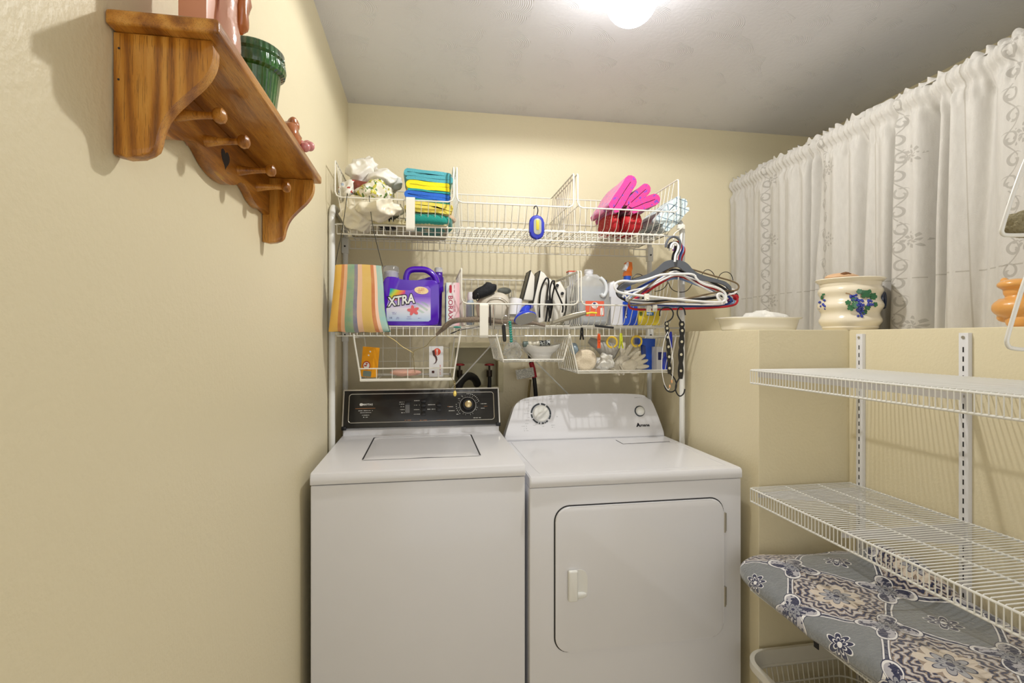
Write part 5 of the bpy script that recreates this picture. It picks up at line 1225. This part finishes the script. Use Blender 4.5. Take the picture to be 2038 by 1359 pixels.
mb = MB(); marks(mb, fr((c.x + .016, 2.0396, zb + .03), (0, 0, 1), (-1, 0, 0)), .04, .003, 7, 78); mb.build('red_print', mat('orange_red', 0), bo_, False)
c = at(808, 742, Y=2.08); mb = MB(); mb.blob((c.x, 2.09, zb + .016), (.12, .09, .026), 2.2, .008, 35, seed=3); tag(mb.build('pink_cloth', cloth('salmon_cloth', 'E0AE98'), angle=80), 'small crumpled pale pink cloth in the left hanging basket', 'cloth')
# brass wire hanger hook and pendant
M_br = mat('brass_wire', '8F7F50', .35, metal=.8)
t = thing('wire_hanger', 'thin brass wire hanger hooked in the left hanging basket', 'hanger', at(822, 700, Y=1.985))
for pts in ([(757, 662), (785, 676), (800, 690), (818, 699), (823, 704)], [(823, 706), (822, 700), (830, 695), (848, 690), (856, 678), (864, 671), (869, 668)], [(823, 704), (821, 709), (824, 716), (824, 730), (826, 742)]):
    MB().tube(smooth([at(a, b, Y=1.985) for a, b in pts], 2), .0011, 6).build('wire', M_br, t)
t = thing('gold_pendant', 'gold oval pendant on a short chain hanging above the washer panel', 'pendant', at(906, 783, Y=1.97))
P = [at(901, 745, Y=1.985), at(899, 752, Y=1.98), at(904, 760, Y=1.975)]; MB().tube(P, .001, 5).build('wire_loop', M_br, t)
mb = MB()
for i in range(4):
    c = at(905, 761 + i * 4.4, Y=1.972); mb.tube([c + Vector((.0026 * math.cos(a), (.0026 * math.cos(a) if i % 2 else 0), .0045 * math.sin(a))) for a in [2 * PI * k / 10 for k in range(10)]], .0011, 5, closed=True)
mb.build('chain', M_br, t); MB().blob(at(905.5, 783, Y=1.97), (.014, .004, .022), 2).build('medal', mat('bright_gold', 'E0C870', .25, metal=.9), t)
# bowl basket
zb = UG[2] + .003; c = at(1081, 716, Y=2.08)
mb = MB(); 
def bowl(u, v):
    a = 2 * PI * u; s = v; 
    pr = [(.0, .0), (.042, .0), (.043, .012), (.048, .022), (.068, .036), (.083, .052), (.086, .062), (.083, .063), (.066, .040), (.04, .026), (0, .024)]
    k = s * (len(pr) - 1); j = min(int(k), len(pr) - 2); f = k - j; r = pr[j][0] * (1 - f) + pr[j + 1][0] * f; z = pr[j][1] * (1 - f) + pr[j + 1][1] * f
    z += .006 * (r / .085) ** 3 * math.cos(2 * a)
    return Vector((c.x + r * math.cos(a), 2.12 + r * .85 * math.sin(a), zb + z))
mb.grid(bowl, 40, 30, wrapu=True); tag(mb.build('flared_bowl', mat('bowl_ceramic', 'E8E6E0', .2, coat=.5)), 'white flared ceramic bowl in the small hanging basket', 'bowl')
a, b = at(1041, 685, Y=2.09), at(1094, 682, Y=2.09)
t = thing('roll_on_bottle', 'small cream bottle with grey green cap lying across the white bowl', 'bottle', a)
MB().tube([a, a.lerp(b, .04), a.lerp(b, .18)], .0125, 14).build('cap', mat('grey_green_cap', '5E6E68', .4), t)
MB().tube([a.lerp(b, .18), a.lerp(b, .3), a.lerp(b, .45), a.lerp(b, .6)], lambda s: .0125 - .002 * math.sin(s * PI), 14).build('body', mat('ivory_plastic', 0), t)
MB().tube([a.lerp(b, .6), a.lerp(b, .8), b], .0125, 14).build('label', pmat('black_white_print', lambda nt, x, y, z, u, v, tc: mix(nt, ntex(nt, tc, 150, 1) > .5, lin('22262A'), lin('C8CCC8')), .4), t)
c = at(1024, 700, Y=2.06); tag(crumple((c.x, 2.1, c.z - .001), (.062, .09, .068), 11, .016, 22).build('clear_bag', mat('clear_film', 'F2F4F4', .12, trans=.75, ior=1.12, alpha=.75), angle=20), 'crumpled clear plastic bag beside the white bowl', 'bag')
# glove basket
zb = UH[2] + .003; M_gl = cloth('glove_canvas', 'E2DAC6', sc=200)
c = at(1168, 716, Y=2.02); mb = MB(); mb.lathe([(0, 0), (.036, .0), (.044, .004), (.047, .012), (.047, .026), (.043, .033), (.034, .036), (0, .036)], (c.x, 2.06, zb + .0475), 40, Matrix.Rotation(PI / 2, 4, 'X')); tag(mb.build('round_pad', cloth('pad_cloth', 'E6D8BE', sc=200), angle=80), 'round cream cloth pad at the left of the glove basket', 'pad')
a, b = at(1172, 676, Y=2.15), at(1226, 706, Y=2.10); mb = MB(); L_ = (b - a).length; mb.lathe([(0, 0), (.014, .003), (.020, L_ * .18), (.022, L_ * .3), (.036, L_ * .6), (.041, L_ * .85), (.037, L_), (.03, L_ * .98), (0, L_ * .8)], a, 28, (b - a).to_track_quat('Z', 'Y').to_matrix().to_4x4())
tag(mb.build('grey_funnel', mat('grey_translucent', 'B4B0A8', .35, trans=.2)), 'grey plastic funnel lying behind the orange peg', 'funnel')
def glove(c, rot, lb, Y, k=1.0, n=4, sp=.34):
    t = thing('work_glove', lb, 'glove', c, 'cream canvas work gloves'); mb = MB(); bm = mb.bm
    M_ = Matrix.Translation(c) @ Matrix.Rotation(-rot, 4, 'Y')
    mb.blob((0, 0, 0), (.085 * k, .035, .06 * k), 2.3, .003, 30, m=Matrix()); 
    for i in range(n):
        a = (i - (n - 1) / 2) * sp; L = (.055, .062, .058, .045)[i % 4] * k; M2 = Matrix.Translation((.024 * k, (i % 2) * .006 - .003, (i - (n - 1) / 2) * .014 * k)) @ Matrix.Rotation(-a, 4, 'Y')
        mb.blob(M2 @ Vector((L / 2 + .008, 0, 0)), (L + .022, .016, .0215 * k), 2.1, .001, 40, 18, 10, m=Matrix.Rotation(-a, 4, 'Y'))
    mb.blob((.005, -.008, -.035 * k), (.05 * k, .02, .02), 2.1, .001, 40, 16, 10, m=Matrix.Rotation(.5, 4, 'Y'))
    for v in mb.bm.verts: v.co = M_ @ v.co
    # the body is one mesh: weld the overlapping shells
    o = mb.build('fabric', M_gl, t, angle=80)
    rm = o.modifiers.new('weld', 'REMESH'); rm.mode = 'VOXEL'; rm.voxel_size = .0022; rm.use_smooth_shade = True
    mb = MB(); mb.tube([M_ @ Vector((-.045 * k, .016 * math.cos(a), .028 * k * math.sin(a))) for a in [2 * PI * i / 20 for i in range(20)]], .003, 6, closed=True); mb.build('cuff', M_gl, t); return t
glove(Vector((xs(1240, 2.07), 2.09, zb + .032)), math.radians(48), 'cream canvas work glove with its fingers fanned up to the right', 2.07, 1.0)
glove(Vector((xs(1252, 2.05), 2.05, zb + .022)), math.radians(24), 'cream canvas work glove lying lowest with fingers to the right', 2.05, .85, 4, .22)
c = at(1208, 722, Y=2.03); tag(crumple((c.x, 2.06, zb + .038), (.072, .07, .064), 21, .014, 26).build('white_glove_cuff', cloth('white_cloth', 'ECEAE2'), angle=40), 'crumpled white cloth between the round pad and the gloves', 'cloth')
c = at(1143, 694, Y=2.12); mb = MB(); mb.blob((c.x + .006, 2.14, c.z), (.035, .05, .05), 2.1, .005, 50); tag(mb.build('clear_packet', mat('pale_blue_film', 'B6CCDC', .2, trans=.4)), 'small pale blue clear packet behind the round pad', 'packet')
a, b = at(1262, 673, Y=2.16), at(1306, 735, Y=2.10)
t = thing('blue_plastic_tray', 'bright blue plastic tray standing behind the gloves', 'tray', (b.x - .02, 2.14, zb))
mb = MB(); mb.prism([(a.x, a.z), (b.x + .002, a.z - .002), (b.x - .004, zb), (b.x - .042, zb), (b.x - .042, a.z - .03), (a.x, a.z - .026)], .05, fr((0, 2.16, 0), (1, 0, 0), (0, 0, 1)), .004, 3); mb.build('shell', mat('royal_blue', '1F56C8', .35, coat=.3), t)
t, a, b = carton(1307, 1320, 690, 735, 2.06, .05, mat('white_carton', 0), 'narrow white and navy carton right of the blue tray', zbase=zb)
MB().prism(rrect(.018, .034, .001, 1), .0005, XZ((a.x + b.x) / 2, 2.0595, a.z - .04)).build('navy_panel', mat('navy_print', 0), t, False)
c = at(1326, 736, Y=2.05); t = thing('blue_bottle', 'small cobalt blue bottle at the right end of the glove basket', 'bottle', (c.x, 2.07, zb))
MB().lathe([(.014, 0), (.017, .008), (.016, .05), (.009, .06), (0, .06)], (c.x, 2.07, zb), 18).build('bottle', mat('cobalt_plastic', 0), t)
MB().lathe([(.010, .058), (.010, .078), (0, .078)], (c.x, 2.07, zb), 14).build('cap', mat('cobalt_plastic', 0), t)

# ---------------------------------------------------------------- laundry outlet box, valves and hoses
M_ivb = mat('outlet_box_ivory', 'CFC6A2', .5)
t = thing('laundry_outlet_box', 'ivory recessed laundry outlet box in the back wall above the washer', 'outlet box', ((hx0 + hx1) / 2, D, hz0))
mb = MB(); f_ = .024
mb.b2((hx0 - f_, D - .006, hz1 - .002), (hx1 + f_, D - .0005, hz1 + f_), .001); mb.b2((hx0 - f_, D - .006, hz0 - f_), (hx1 + f_, D - .0005, hz0 + .002), .001); mb.b2((hx0 - f_, D - .006, hz0), (hx0 + .002, D - .0005, hz1), .001); mb.b2((hx1 - .002, D - .006, hz0), (hx1 + f_, D - .0005, hz1), .001)
mb.build('frame', M_ivb, t, False)
mb = MB(); mb.b2((hx0, D, hz0), (hx0 + .003, D + .079, hz1)); mb.b2((hx1 - .003, D, hz0), (hx1, D + .079, hz1)); mb.b2((hx0, D, hz0), (hx1, D + .079, hz0 + .003)); mb.b2((hx0, D, hz1 - .003), (hx1, D + .079, hz1)); mb.b2((hx0, D + .076, hz0), (hx1, D + .0795, hz1)); mb.build('inner_box', mat('outlet_inside', 'BDB696', .55), t, False)
M_vr = mat('valve_red', '8E1A22', .35, coat=.3); M_rub = mat('black_rubber', '1A1A1C', .5)
for px in (915, 974):
    c = at(px, 726, Y=D + .03); t2 = thing('water_valve', ('water tap with red wheel handle at the left of the outlet box', 'water tap with red wheel handle at the right of the outlet box')[px > 950], 'valve', (c.x, D + .03, hz0), 'red wheel water taps')
    mb = MB(); mb.lathe([(.019, -.004), (.023, -.002), (.023, .003), (.018, .006), (.006, .004), (0, .004)], c, 20)
    for i in range(6): a = PI * i / 3; mb.blob(c + Vector((.021 * math.cos(a), .021 * math.sin(a), 0)), (.008, .008, .008), 2, nu=10, nv=6)
    mb.build('wheel', M_vr, t2)
    mb = MB(); mb.tube([c - Vector((0, 0, .002)), c - Vector((0, 0, .03))], .005, 10); mb.tube([c - Vector((0, 0, .026)), c - Vector((0, 0, .040)), c - Vector((0, 0, .060))], .014, 12); mb.tube([c + Vector((0, .045, -.042)), c - Vector((0, 0, .042))], .009, 10); mb.build('body', mat('dark_brass', '3A3028', .4, metal=.5), t2)
    t3 = MB().tube(smooth([c - Vector((0, 0, .056)), c + Vector((-.001, -.022, -.075)), c + Vector((-.006, -.045, -.12)), c + Vector((-.012, -.07, -.20)), c + Vector((-.012, -.09, -.40))], 2), .0095, 10).build('water_hose', M_rub)
    tag(t3, ('black water hose below the left red tap', 'black water hose below the right red tap')[px > 950], 'hose', 'black water hoses')
P = smooth([at(908, 800, Y=2.36), at(911, 772, Y=2.38), at(919, 755, Y=2.40), at(932, 747, Y=2.42), at(945, 752, Y=2.45), at(951, 766, Y=2.50), at(951, 778, Y=2.53)], 2)
P = [p for p in P if not (p.y > D + .0 and p.z < hz0 + .016)]
tag(MB().tube(P, .019, 16).build('drain_hose', M_rub), 'thick black drain hose arching into the outlet box', 'hose')
P = smooth([at(1052, 700, Y=2.42), at(1058, 722, Y=2.42), at(1063, 750, Y=2.42), at(1067, 790, Y=2.42), at(1067, 840, Y=2.42), Vector((at(1067, 840, Y=2.42).x, 2.42, .3)), Vector((at(1067, 840, Y=2.42).x, 2.42, .012))], 2)
t = thing('tagged_hose', 'black hose with a red band and a paper tag behind the dryer', 'hose', at(1066, 800, Y=2.42)); MB().tube(P, .010, 10).build('tube', M_rub, t)
MB().tube([at(1057, 721, Y=2.42), at(1061, 735, Y=2.42), at(1064, 751, Y=2.42)], .0125, 12).build('red_band', mat('band_red', 'A82030', .5), t)
c = at(1045, 743, Y=2.395); R_ = fr(c, (1, 0, .16), (-.16, 0, 1))
MB().prism(rrect(.088, .046, .002, 1), .0006, R_).build('paper_tag', pmat('tag_paper', lambda nt, x, y, z, u, v, tc: mix(nt, ((z * 900 + x * 100).sin() > .1) * (ntex(nt, tc, 220, 1) > .45) * .7, lin('D4D2C8'), lin('55565C')), .6), t, False)
tag(MB().tube(smooth([at(1056, 755, Y=2.44), at(1053, 775, Y=2.44), at(1050, 810, Y=2.44), Vector((.39, 2.44, .3)), Vector((.39, 2.44, .0))], 1), .006, 8).build('copper_tube', mat('dull_brass', '8A7A50', .5, metal=.3)), 'thin brown tube on the back wall beside the tagged hose', 'pipe')
# ---------------------------------------------------------------- things on the ledge
M_crm = mat('cream_glaze', 'E9DFC8', .18, coat=.6, var=.03)
PC = Vector((1.487, 1.585, ZL)); PR = .108
t = thing('ceramic_crock', 'cream ribbed ceramic pot with blue grapes and green leaves, on the ledge', 'pot', PC)
def potr(z): # radius along the height 0..1
    return (.80 + .09 * math.sin(z * PI * .9)) + .048 * math.cos(z * 2 * PI * 3.3 + 2.6) * (z < .93) + (.17 * max(0, (z - .86) / .14) ** 1.5)
mb = MB(); pr = [(0, 0)] + [(PR * (potr(i / 40) if i > 2 else .74 + .03 * i), .178 * i / 40) for i in range(41)] + [(PR * .98, .181), (PR * .9, .176), (PR * .8, .12), (0, .1)]
mb.lathe(pr, PC, 56); mb.build('body', M_crm, t)
def onpot(px, py, off=0):
    q = at(px, py, Y=1.50); z = q.z - ZL; zz = max(0, min(1, z / .178)); rr = PR * potr(zz)
    rx, ry = ray(px); d = Vector((rx, ry)).normalized(); c = Vector((PC.x, PC.y)); b = d.dot(c); disc = b * b - (c.length_squared - rr * rr); s = b - math.sqrt(max(disc, 0))
    tt = s / math.hypot(rx, ry); z = ZC + tt * (673 - py) / FPX; p = Vector((d.x * s, d.y * s, z)); n = (p - Vector((PC.x, PC.y, z))).normalized(); return p + n * off, n
rr = random.Random(5)
M_gp = mat('grape_blue', '2436A0', .15, coat=.8); M_lf = mat('leaf_green', '2E7048', .25, coat=.5, var=.3)
for cl in (((1699, 592, 10), (1712, 602, 14), (1712, 614, 14), (1733, 602, 10), (1713, 624, 7)), ((1637, 602, 5), (1637, 610, 4))):
    mb = MB()
    for cx_, cy_, n in cl:
        for i in range(n):
            p, nn = onpot(cx_ + rr.uniform(-6, 6), cy_ + rr.uniform(-6, 6), .001); mb.blob(p, (.0088, .0088, .0088), 2, nu=10, nv=7)
    mb.build('grapes', M_gp, t)
def leaf(px, py, s, rot):
    p, n = onpot(px, py, .0015); up_ = Vector((0, 0, 1)); xx = up_.cross(n).normalized()
    o = []
    for i in range(20):
        a = 2 * PI * i / 20; r = s * (.62 + .38 * abs(math.cos(2.5 * a))) * (1 + .12 * (i % 2)); o.append((r * math.cos(a + rot), r * math.sin(a + rot)))
    mb = MB(); mb.prism(o, .0022, fr(p, xx, n.cross(xx)), .0006); mb.build('leaf', M_lf, t)
for q in ((1722, 583, .019, .4), (1737, 590, .015, 1.2), (1702, 607, .012, 1.1), (1726, 612, .010, .2), (1710, 580, .009, 2), (1694, 612, .012, 2.4), (1688, 602, .009, .3), (1699, 597, .009, 3), (1720, 621, .009, 1.7), (1741, 606, .009, .9), (1640, 583, .010, .5), (1637, 592, .008, 1.5)): leaf(*q)
pa, _ = onpot(1683, 583, .001); pb_, _ = onpot(1696, 588, .001); MB().tube([pa, pa.lerp(pb_, .5) + Vector((0, 0, .002)), pb_], .0018, 6).build('stem', mat('stem_brown', 'A07A4A', .5), t)
h = MB(); c = Vector((PC.x + .086, PC.y - .052, ZL + .105)); h.tube([c + Vector((.012 * math.cos(a), .006 * math.cos(a), .026 * math.sin(a))) for a in [2 * PI * i / 20 for i in range(20)]], .006, 8, closed=True); h.build('handle', mat('dark_glaze', '1C2A44', .2, coat=.5), t)
c = Vector((PC.x - .02, PC.y + .01, ZL + .188)); t = thing('shell_decoration', 'peach shell shaped piece resting in the top of the grape pot', 'ornament', c - Vector((0, 0, .02)))
MB().blob(c, (.12, .09, .034), 2, .004, 30, seed=4).build('shell', mat('peach_ceramic2', 'D8B088', .4), t); MB().blob(c + Vector((-.012, -.03, .006)), (.045, .018, .022), 2, .003, 60).build('brown_knot', mat('knot_brown', '7A5230', .6), t)
# white oblong dish with folded white cloth
c = Vector((1.315, 1.85, ZL))
t = thing('casserole_dish', 'low white oblong dish on the ledge left of the grape pot', 'dish', c)
mb = MB()
def dish(u, v):
    a = 2 * PI * u; pr = [(0, 0), (.80, 0), (.86, .006), (.93, .046), (1.0, .05), (1.0, .054), (.90, .054), (.84, .012), (0, .010)]
    k = v * 8; j = min(int(k), 7); f = k - j; s = pr[j][0] * (1 - f) + pr[j + 1][0] * f; z = pr[j][1] * (1 - f) + pr[j + 1][1] * f
    sg = lambda q, e: math.copysign(abs(q) ** e, q)
    return c + Vector((.160 * s * sg(math.cos(a), .45), .085 * s * sg(math.sin(a), .45), z))
mb.grid(dish, 56, 24, wrapu=True); mb.build('dish', mat('porcelain', 'EDE9DE', .2, coat=.5), t)
tag(crumple(c + Vector((.02, -.01, .052)), (.20, .09, .05), 31, .012, 16, p=2).build('white_cloth', cloth('white_cloth', 0), angle=60), 'crumpled white cloth lying in the white oblong dish', 'cloth')
# peach ceramic figure at the right end
M_or = mat('amber_glaze', 'E2A458', .3, coat=.4, var=.1)
q = at(2020, 600, X=1.50); t = thing('ceramic_planter', 'amber orange ceramic animal planter at the right end of the ledge', 'ornament', (q.x, q.y - .02, ZL))
mb = MB(); 
def b_(px, py, w_, h_, d=None, Y=None): p = at(px, py, X=1.50); k = p.y / ray(px)[1] / FPX; mb.blob(p, (w_ * k, (d or w_) * k, h_ * k), 2.1, .001, 30)
b_(2030, 612, 84, 46); b_(2026, 566, 62, 24); b_(2026, 580, 44, 34); b_(2042, 638, 60, 44); b_(1999, 561, 14, 18); b_(2006, 632, 34, 20); b_(1992, 606, 16, 24)
for v in mb.bm.verts: v.co.z = max(v.co.z, ZL)
o_ = mb.build('body', M_or, t); rm = o_.modifiers.new('weld', 'REMESH'); rm.mode = 'VOXEL'; rm.voxel_size = .003; rm.use_smooth_shade = True
# white wire triangles hanging nearer the camera at the right edge
M_cw = mat('coated_wire', 'EDEDEA', .3, coat=.3); Yw = .62
xw = at(2038, 500, Y=Yw).x
t = thing('hanging_wire_frame', 'white coated wire triangles hanging at the right edge, near the camera', 'wire frame', (xw + .02, Yw, ZC - .02))
for pts in ([(2050, 300), (2030, 345), (1993, 455), (1994, 465), (2003, 469), (2090, 466), (2098, 458), (2060, 310)], [(2046, 535), (2005, 668), (2003, 684), (2012, 695), (2090, 697), (2100, 685), (2056, 540)]):
    MB().tube(smooth([at(a, b, Y=Yw) for a, b in pts], 2, True), .0030, 10, closed=True).build('wire_loop', M_cw, t)
a, b = at(2050, 466, Y=Yw), at(2050, 535, Y=Yw); MB().tube([a, b], .0016, 6).build('link', M_cw, t); p = at(2053, 300, Y=Yw); MB().tube([p, (p.x, p.y, ZCEIL)], .0014, 6).build('cord', M_cw, t)
c = at(2032, 449, Y=Yw + .015); tag(MB().blob(c + Vector((.006, 0, .002)), (.058, .04, .042), 2, .004, 90, 40, 26).build('moss_ball', mat('dried_moss', 'A69C7C', 1, bump=(220, 1), var=.3)), 'fuzzy beige dried moss ball sitting in the hanging wire frame', 'moss ball')

# ---------------------------------------------------------------- patterned plush blanket on the lowest wire shelf
def blank(nt, x, y, z, u, v, tc):
    T = .31
    n = ntex(nt, tc, 9, 2); wx = (n - .5) * .03
    px = x + z * .9 + wx + .02; py = y + wx + .055
    # ogee lattice
    X = px * (1 / T); Yq = py * (1 / T)
    f = (X * 2 * PI).cos() + (Yq * 2 * PI).cos()
    def cell(ox, oy, s=1.0):
        a = ((X + ox).frac() - .5) * T; b = ((Yq + oy).frac() - .5) * T; return (a * a + b * b).sqrt() * s, atan2(b, a)
    navy, white, grey, cream, tan = lin('23284E'), lin('F0EEEE'), lin('7E8286'), lin('DCCFC0'), lin('9C8A7A')
    c = mix(nt, ntex(nt, tc, 40, 3), lin('75797C'), lin('8A8E92'))
    ins = f > .05; c = mix(nt, ins, c, tan)
    r1, t1 = cell(.5, .5)     # medallion centres (f max)
    lace = (ntex(nt, tc, 85, 2) * 7 + (t1 * 20).sin() * 1.6 + (t1 * 8).cos() * 1.2 + r1 * 330).sin()
    ring = (f > .2) * (r1 > .056)
    c = mix(nt, ring * (lace > .35), c, navy); c = mix(nt, ring * (lace < -.55), c, lin('C9C4C4'))
    star = r1 < (t1 * 4).cos().abs() * .022 + .042; c = mix(nt, star, c, cream)
    def flower(c, r, th, R, k, m1, m2):
        pet = R * .5 + (th * k).cos().abs() * (R * .5)
        c = mix(nt, (r < pet + .0035), c, m1); c = mix(nt, r < pet, c, m2)
        c = mix(nt, (r < pet * .62) * (r > pet * .5), c, m1); return mix(nt, r < R * .2, c, m1)
    c = flower(c, r1, t1, .040, 4, navy, lin('A8A8AE'))
    # double borders
    def band(c, lo, hi, col): return mix(nt, (f > lo) * (f < hi), c, col)
    c = band(c, -.34, .16, navy); c = band(c, -.18, .0, lin('5A5E6C')); c = band(c, .03, .13, white); c = band(c, -.31, -.2, white)
    lace2 = (ntex(nt, tc, 120, 1) * 6 + px * 400).sin() > .3; c = mix(nt, ((f > -.17) * (f < .0)) * lace2, c, navy)
    # small flowers in the grey fields and on the lattice crossings
    r2, t2 = cell(0, 0); c = flower(c, r2, t2, .036, 4, white, navy)
    for ox, oy in ((.5, 0), (0, .5)):
        r3, t3 = cell(ox, oy); pet = (t3 * 2 + .0).sin().abs() * .055 + .012
        c = mix(nt, r3 < pet + .006, c, navy); c = mix(nt, r3 < pet + .003, c, white); l3 = (ntex(nt, tc, 110, 2) * 9 + t3 * 6).sin(); c = mix(nt, (r3 < pet - .004) * (l3 > -.1), c, navy); c = mix(nt, (r3 < pet - .004) * (l3 < -.1), c, lin('B8B6BE'))
        c = flower(c, r3, t3, .026, 4, navy, lin('9A9CA4'))
    return c
M_bl = pmat('plush_blanket', blank, .95, lambda nt, x, y, z, u, v, tc: ntex(nt, tc, 130, 3), .35, sheen=.6)
ZSH = ZC - .780 + .0045
mb = MB()
def bf(u, v):
    a = 2 * PI * u; b = -PI / 2 + PI * v; sg = lambda q, e: math.copysign(abs(q) ** e, q)
    e1, e2 = .34, .6; cx_ = sg(math.cos(b), e2)
    X = cx_ * sg(math.cos(a), e1); Yy = cx_ * sg(math.sin(a), e1); Z = sg(math.sin(b), e2)
    x = 1.182 + .232 * X; y = .945 + .555 * Yy; z = .045 * Z
    x -= .018 * max(0, Yy) ** 2 * max(0, -X)
    # soft folds, rise at the back, nose at the far front corner
    nz = mnoise.noise(Vector((x * 6, y * 5, 0))) * .012 + mnoise.noise(Vector((x * 16, y * 14, 2))) * .006
    up_ = (Z > 0)
    z += nz * (Z * .5 + .5) + .075 * math.exp(-((x - 1.36) / .06) ** 2 - ((y - 1.22) / .13) ** 2) * (Z * .5 + .5) + .03 * math.exp(-((y - 1.34) / .05) ** 2) * max(0, X + .1) * (Z * .5 + .5)
    z += .010 * math.sin((y * 11) + x * 4) * (Z * .5 + .5)
    fr_ = max(0, (1.03 - x) / .06); z -= .012 * fr_ * (.6 + .4 * math.sin(y * 13)) * (Z > -.2)
    return Vector((x, y, max(ZSH, ZSH + .046 + z) if x > 1.035 else ZSH + .046 + z))
mb.grid(bf, 150, 70, wrapu=True)
tag(mb.build('plush_blanket', M_bl, angle=180), 'thick folded plush blanket patterned in grey, navy and white on the lowest wire shelf', 'blanket')
q = at(1628, 1256, X=.985); tag(MB().b2((.985, q.y - .001, q.z - .048), (.9875, q.y + .015, q.z + .018), .0008).build('black_strap', mat('black_webbing', '222224', .8)), 'short black webbing strap hanging down from under the patterned blanket', 'strap')

# ---------------------------------------------------------------- laundry basket on the floor
bc = Vector((1.215, 1.255)); BH = .30
t = thing('laundry_basket', 'white slatted plastic laundry basket on the floor under the wire shelves', 'laundry basket', (bc.x, bc.y, 0))
M_lb = mat('basket_plastic', 'DAD6CA', .35, coat=.2)
def ring_(z, grow=0, n=9):
    s = z / BH; w_, h_ = .33 + .065 * s + grow, .40 + .085 * s + grow; return [Vector((bc.x + a, bc.y + b, z)) for a, b in rrect(w_, h_, .07 + grow / 2, n)]
mb = MB(); A, B, C_, D_ = ring_(BH, 0), ring_(BH - .002, .028), ring_(BH - .022, .036), ring_(BH - .045, 0)
rows = [ring_(BH - .045, -.004), A, B, C_, ring_(BH - .024, .030), ring_(BH - .006, .022), ring_(BH - .045, 0)]
n = len(A)
for i, R_ in enumerate(rows):
    for j, p in enumerate(R_):
        dip = .012 * max(0, 1 - abs(p.x - bc.x) / .07) if abs(p.y - bc.y) > .18 else 0; p.z -= dip * (1 if i in (1, 2, 3, 4, 5) else 0)
V = [[mb.bm.verts.new(p) for p in R_] for R_ in rows]
for i in range(len(rows)):
    for j in range(n): mb.bm.faces.new((V[i][j], V[i][(j + 1) % n], V[(i + 1) % len(rows)][(j + 1) % n], V[(i + 1) % len(rows)][j]))
mb.build('rim', M_lb, t)
mb = MB()
for z in (BH - .046, BH - .10, BH - .17, .08, .02): mb.tube(ring_(z, -.002), .0032 if z < BH - .05 else .005, 6, closed=True)
def perim(z, k, N):
    R_ = ring_(z, -.002, 9); L = [0]
    for i in range(n): L.append(L[-1] + (R_[(i + 1) % n] - R_[i]).length)
    d = L[-1] * k / N; i = max(j for j in range(n) if L[j] <= d); f = (d - L[i]) / max(1e-9, L[i + 1] - L[i]); return R_[i].lerp(R_[(i + 1) % n], f)
N = 84
for k in range(N): mb.tube([perim(BH - .046, k, N), perim(.02, k, N)], .0021, 5)
mb.build('slats', M_lb, t)
mb = MB(); mb.prism([(p.x, p.y) for p in ring_(.02, 0)], .004, Matrix.Translation((0, 0, .001))); mb.build('bottom', M_lb, t)
mb = MB(); mb.blob((1.13, 1.19, .16), (.13, .15, .20), 2.3, .012, 16, seed=9); tag(mb.build('navy_clothes', cloth('navy_cloth', '2A3048'), angle=80), 'dark navy laundry inside the white laundry basket', 'clothes')
mb = MB(); mb.lathe([(.0, 0), (.075, 0), (.085, .02), (.09, .20), (.094, .205), (.094, .215), (.088, .215), (.08, .02), (0, .01)], (1.26, 1.30, .006), 32); tag(mb.build('white_bucket', mat('bucket_white', 'D2D0C8', .4)), 'off white round bucket inside the laundry basket', 'bucket')
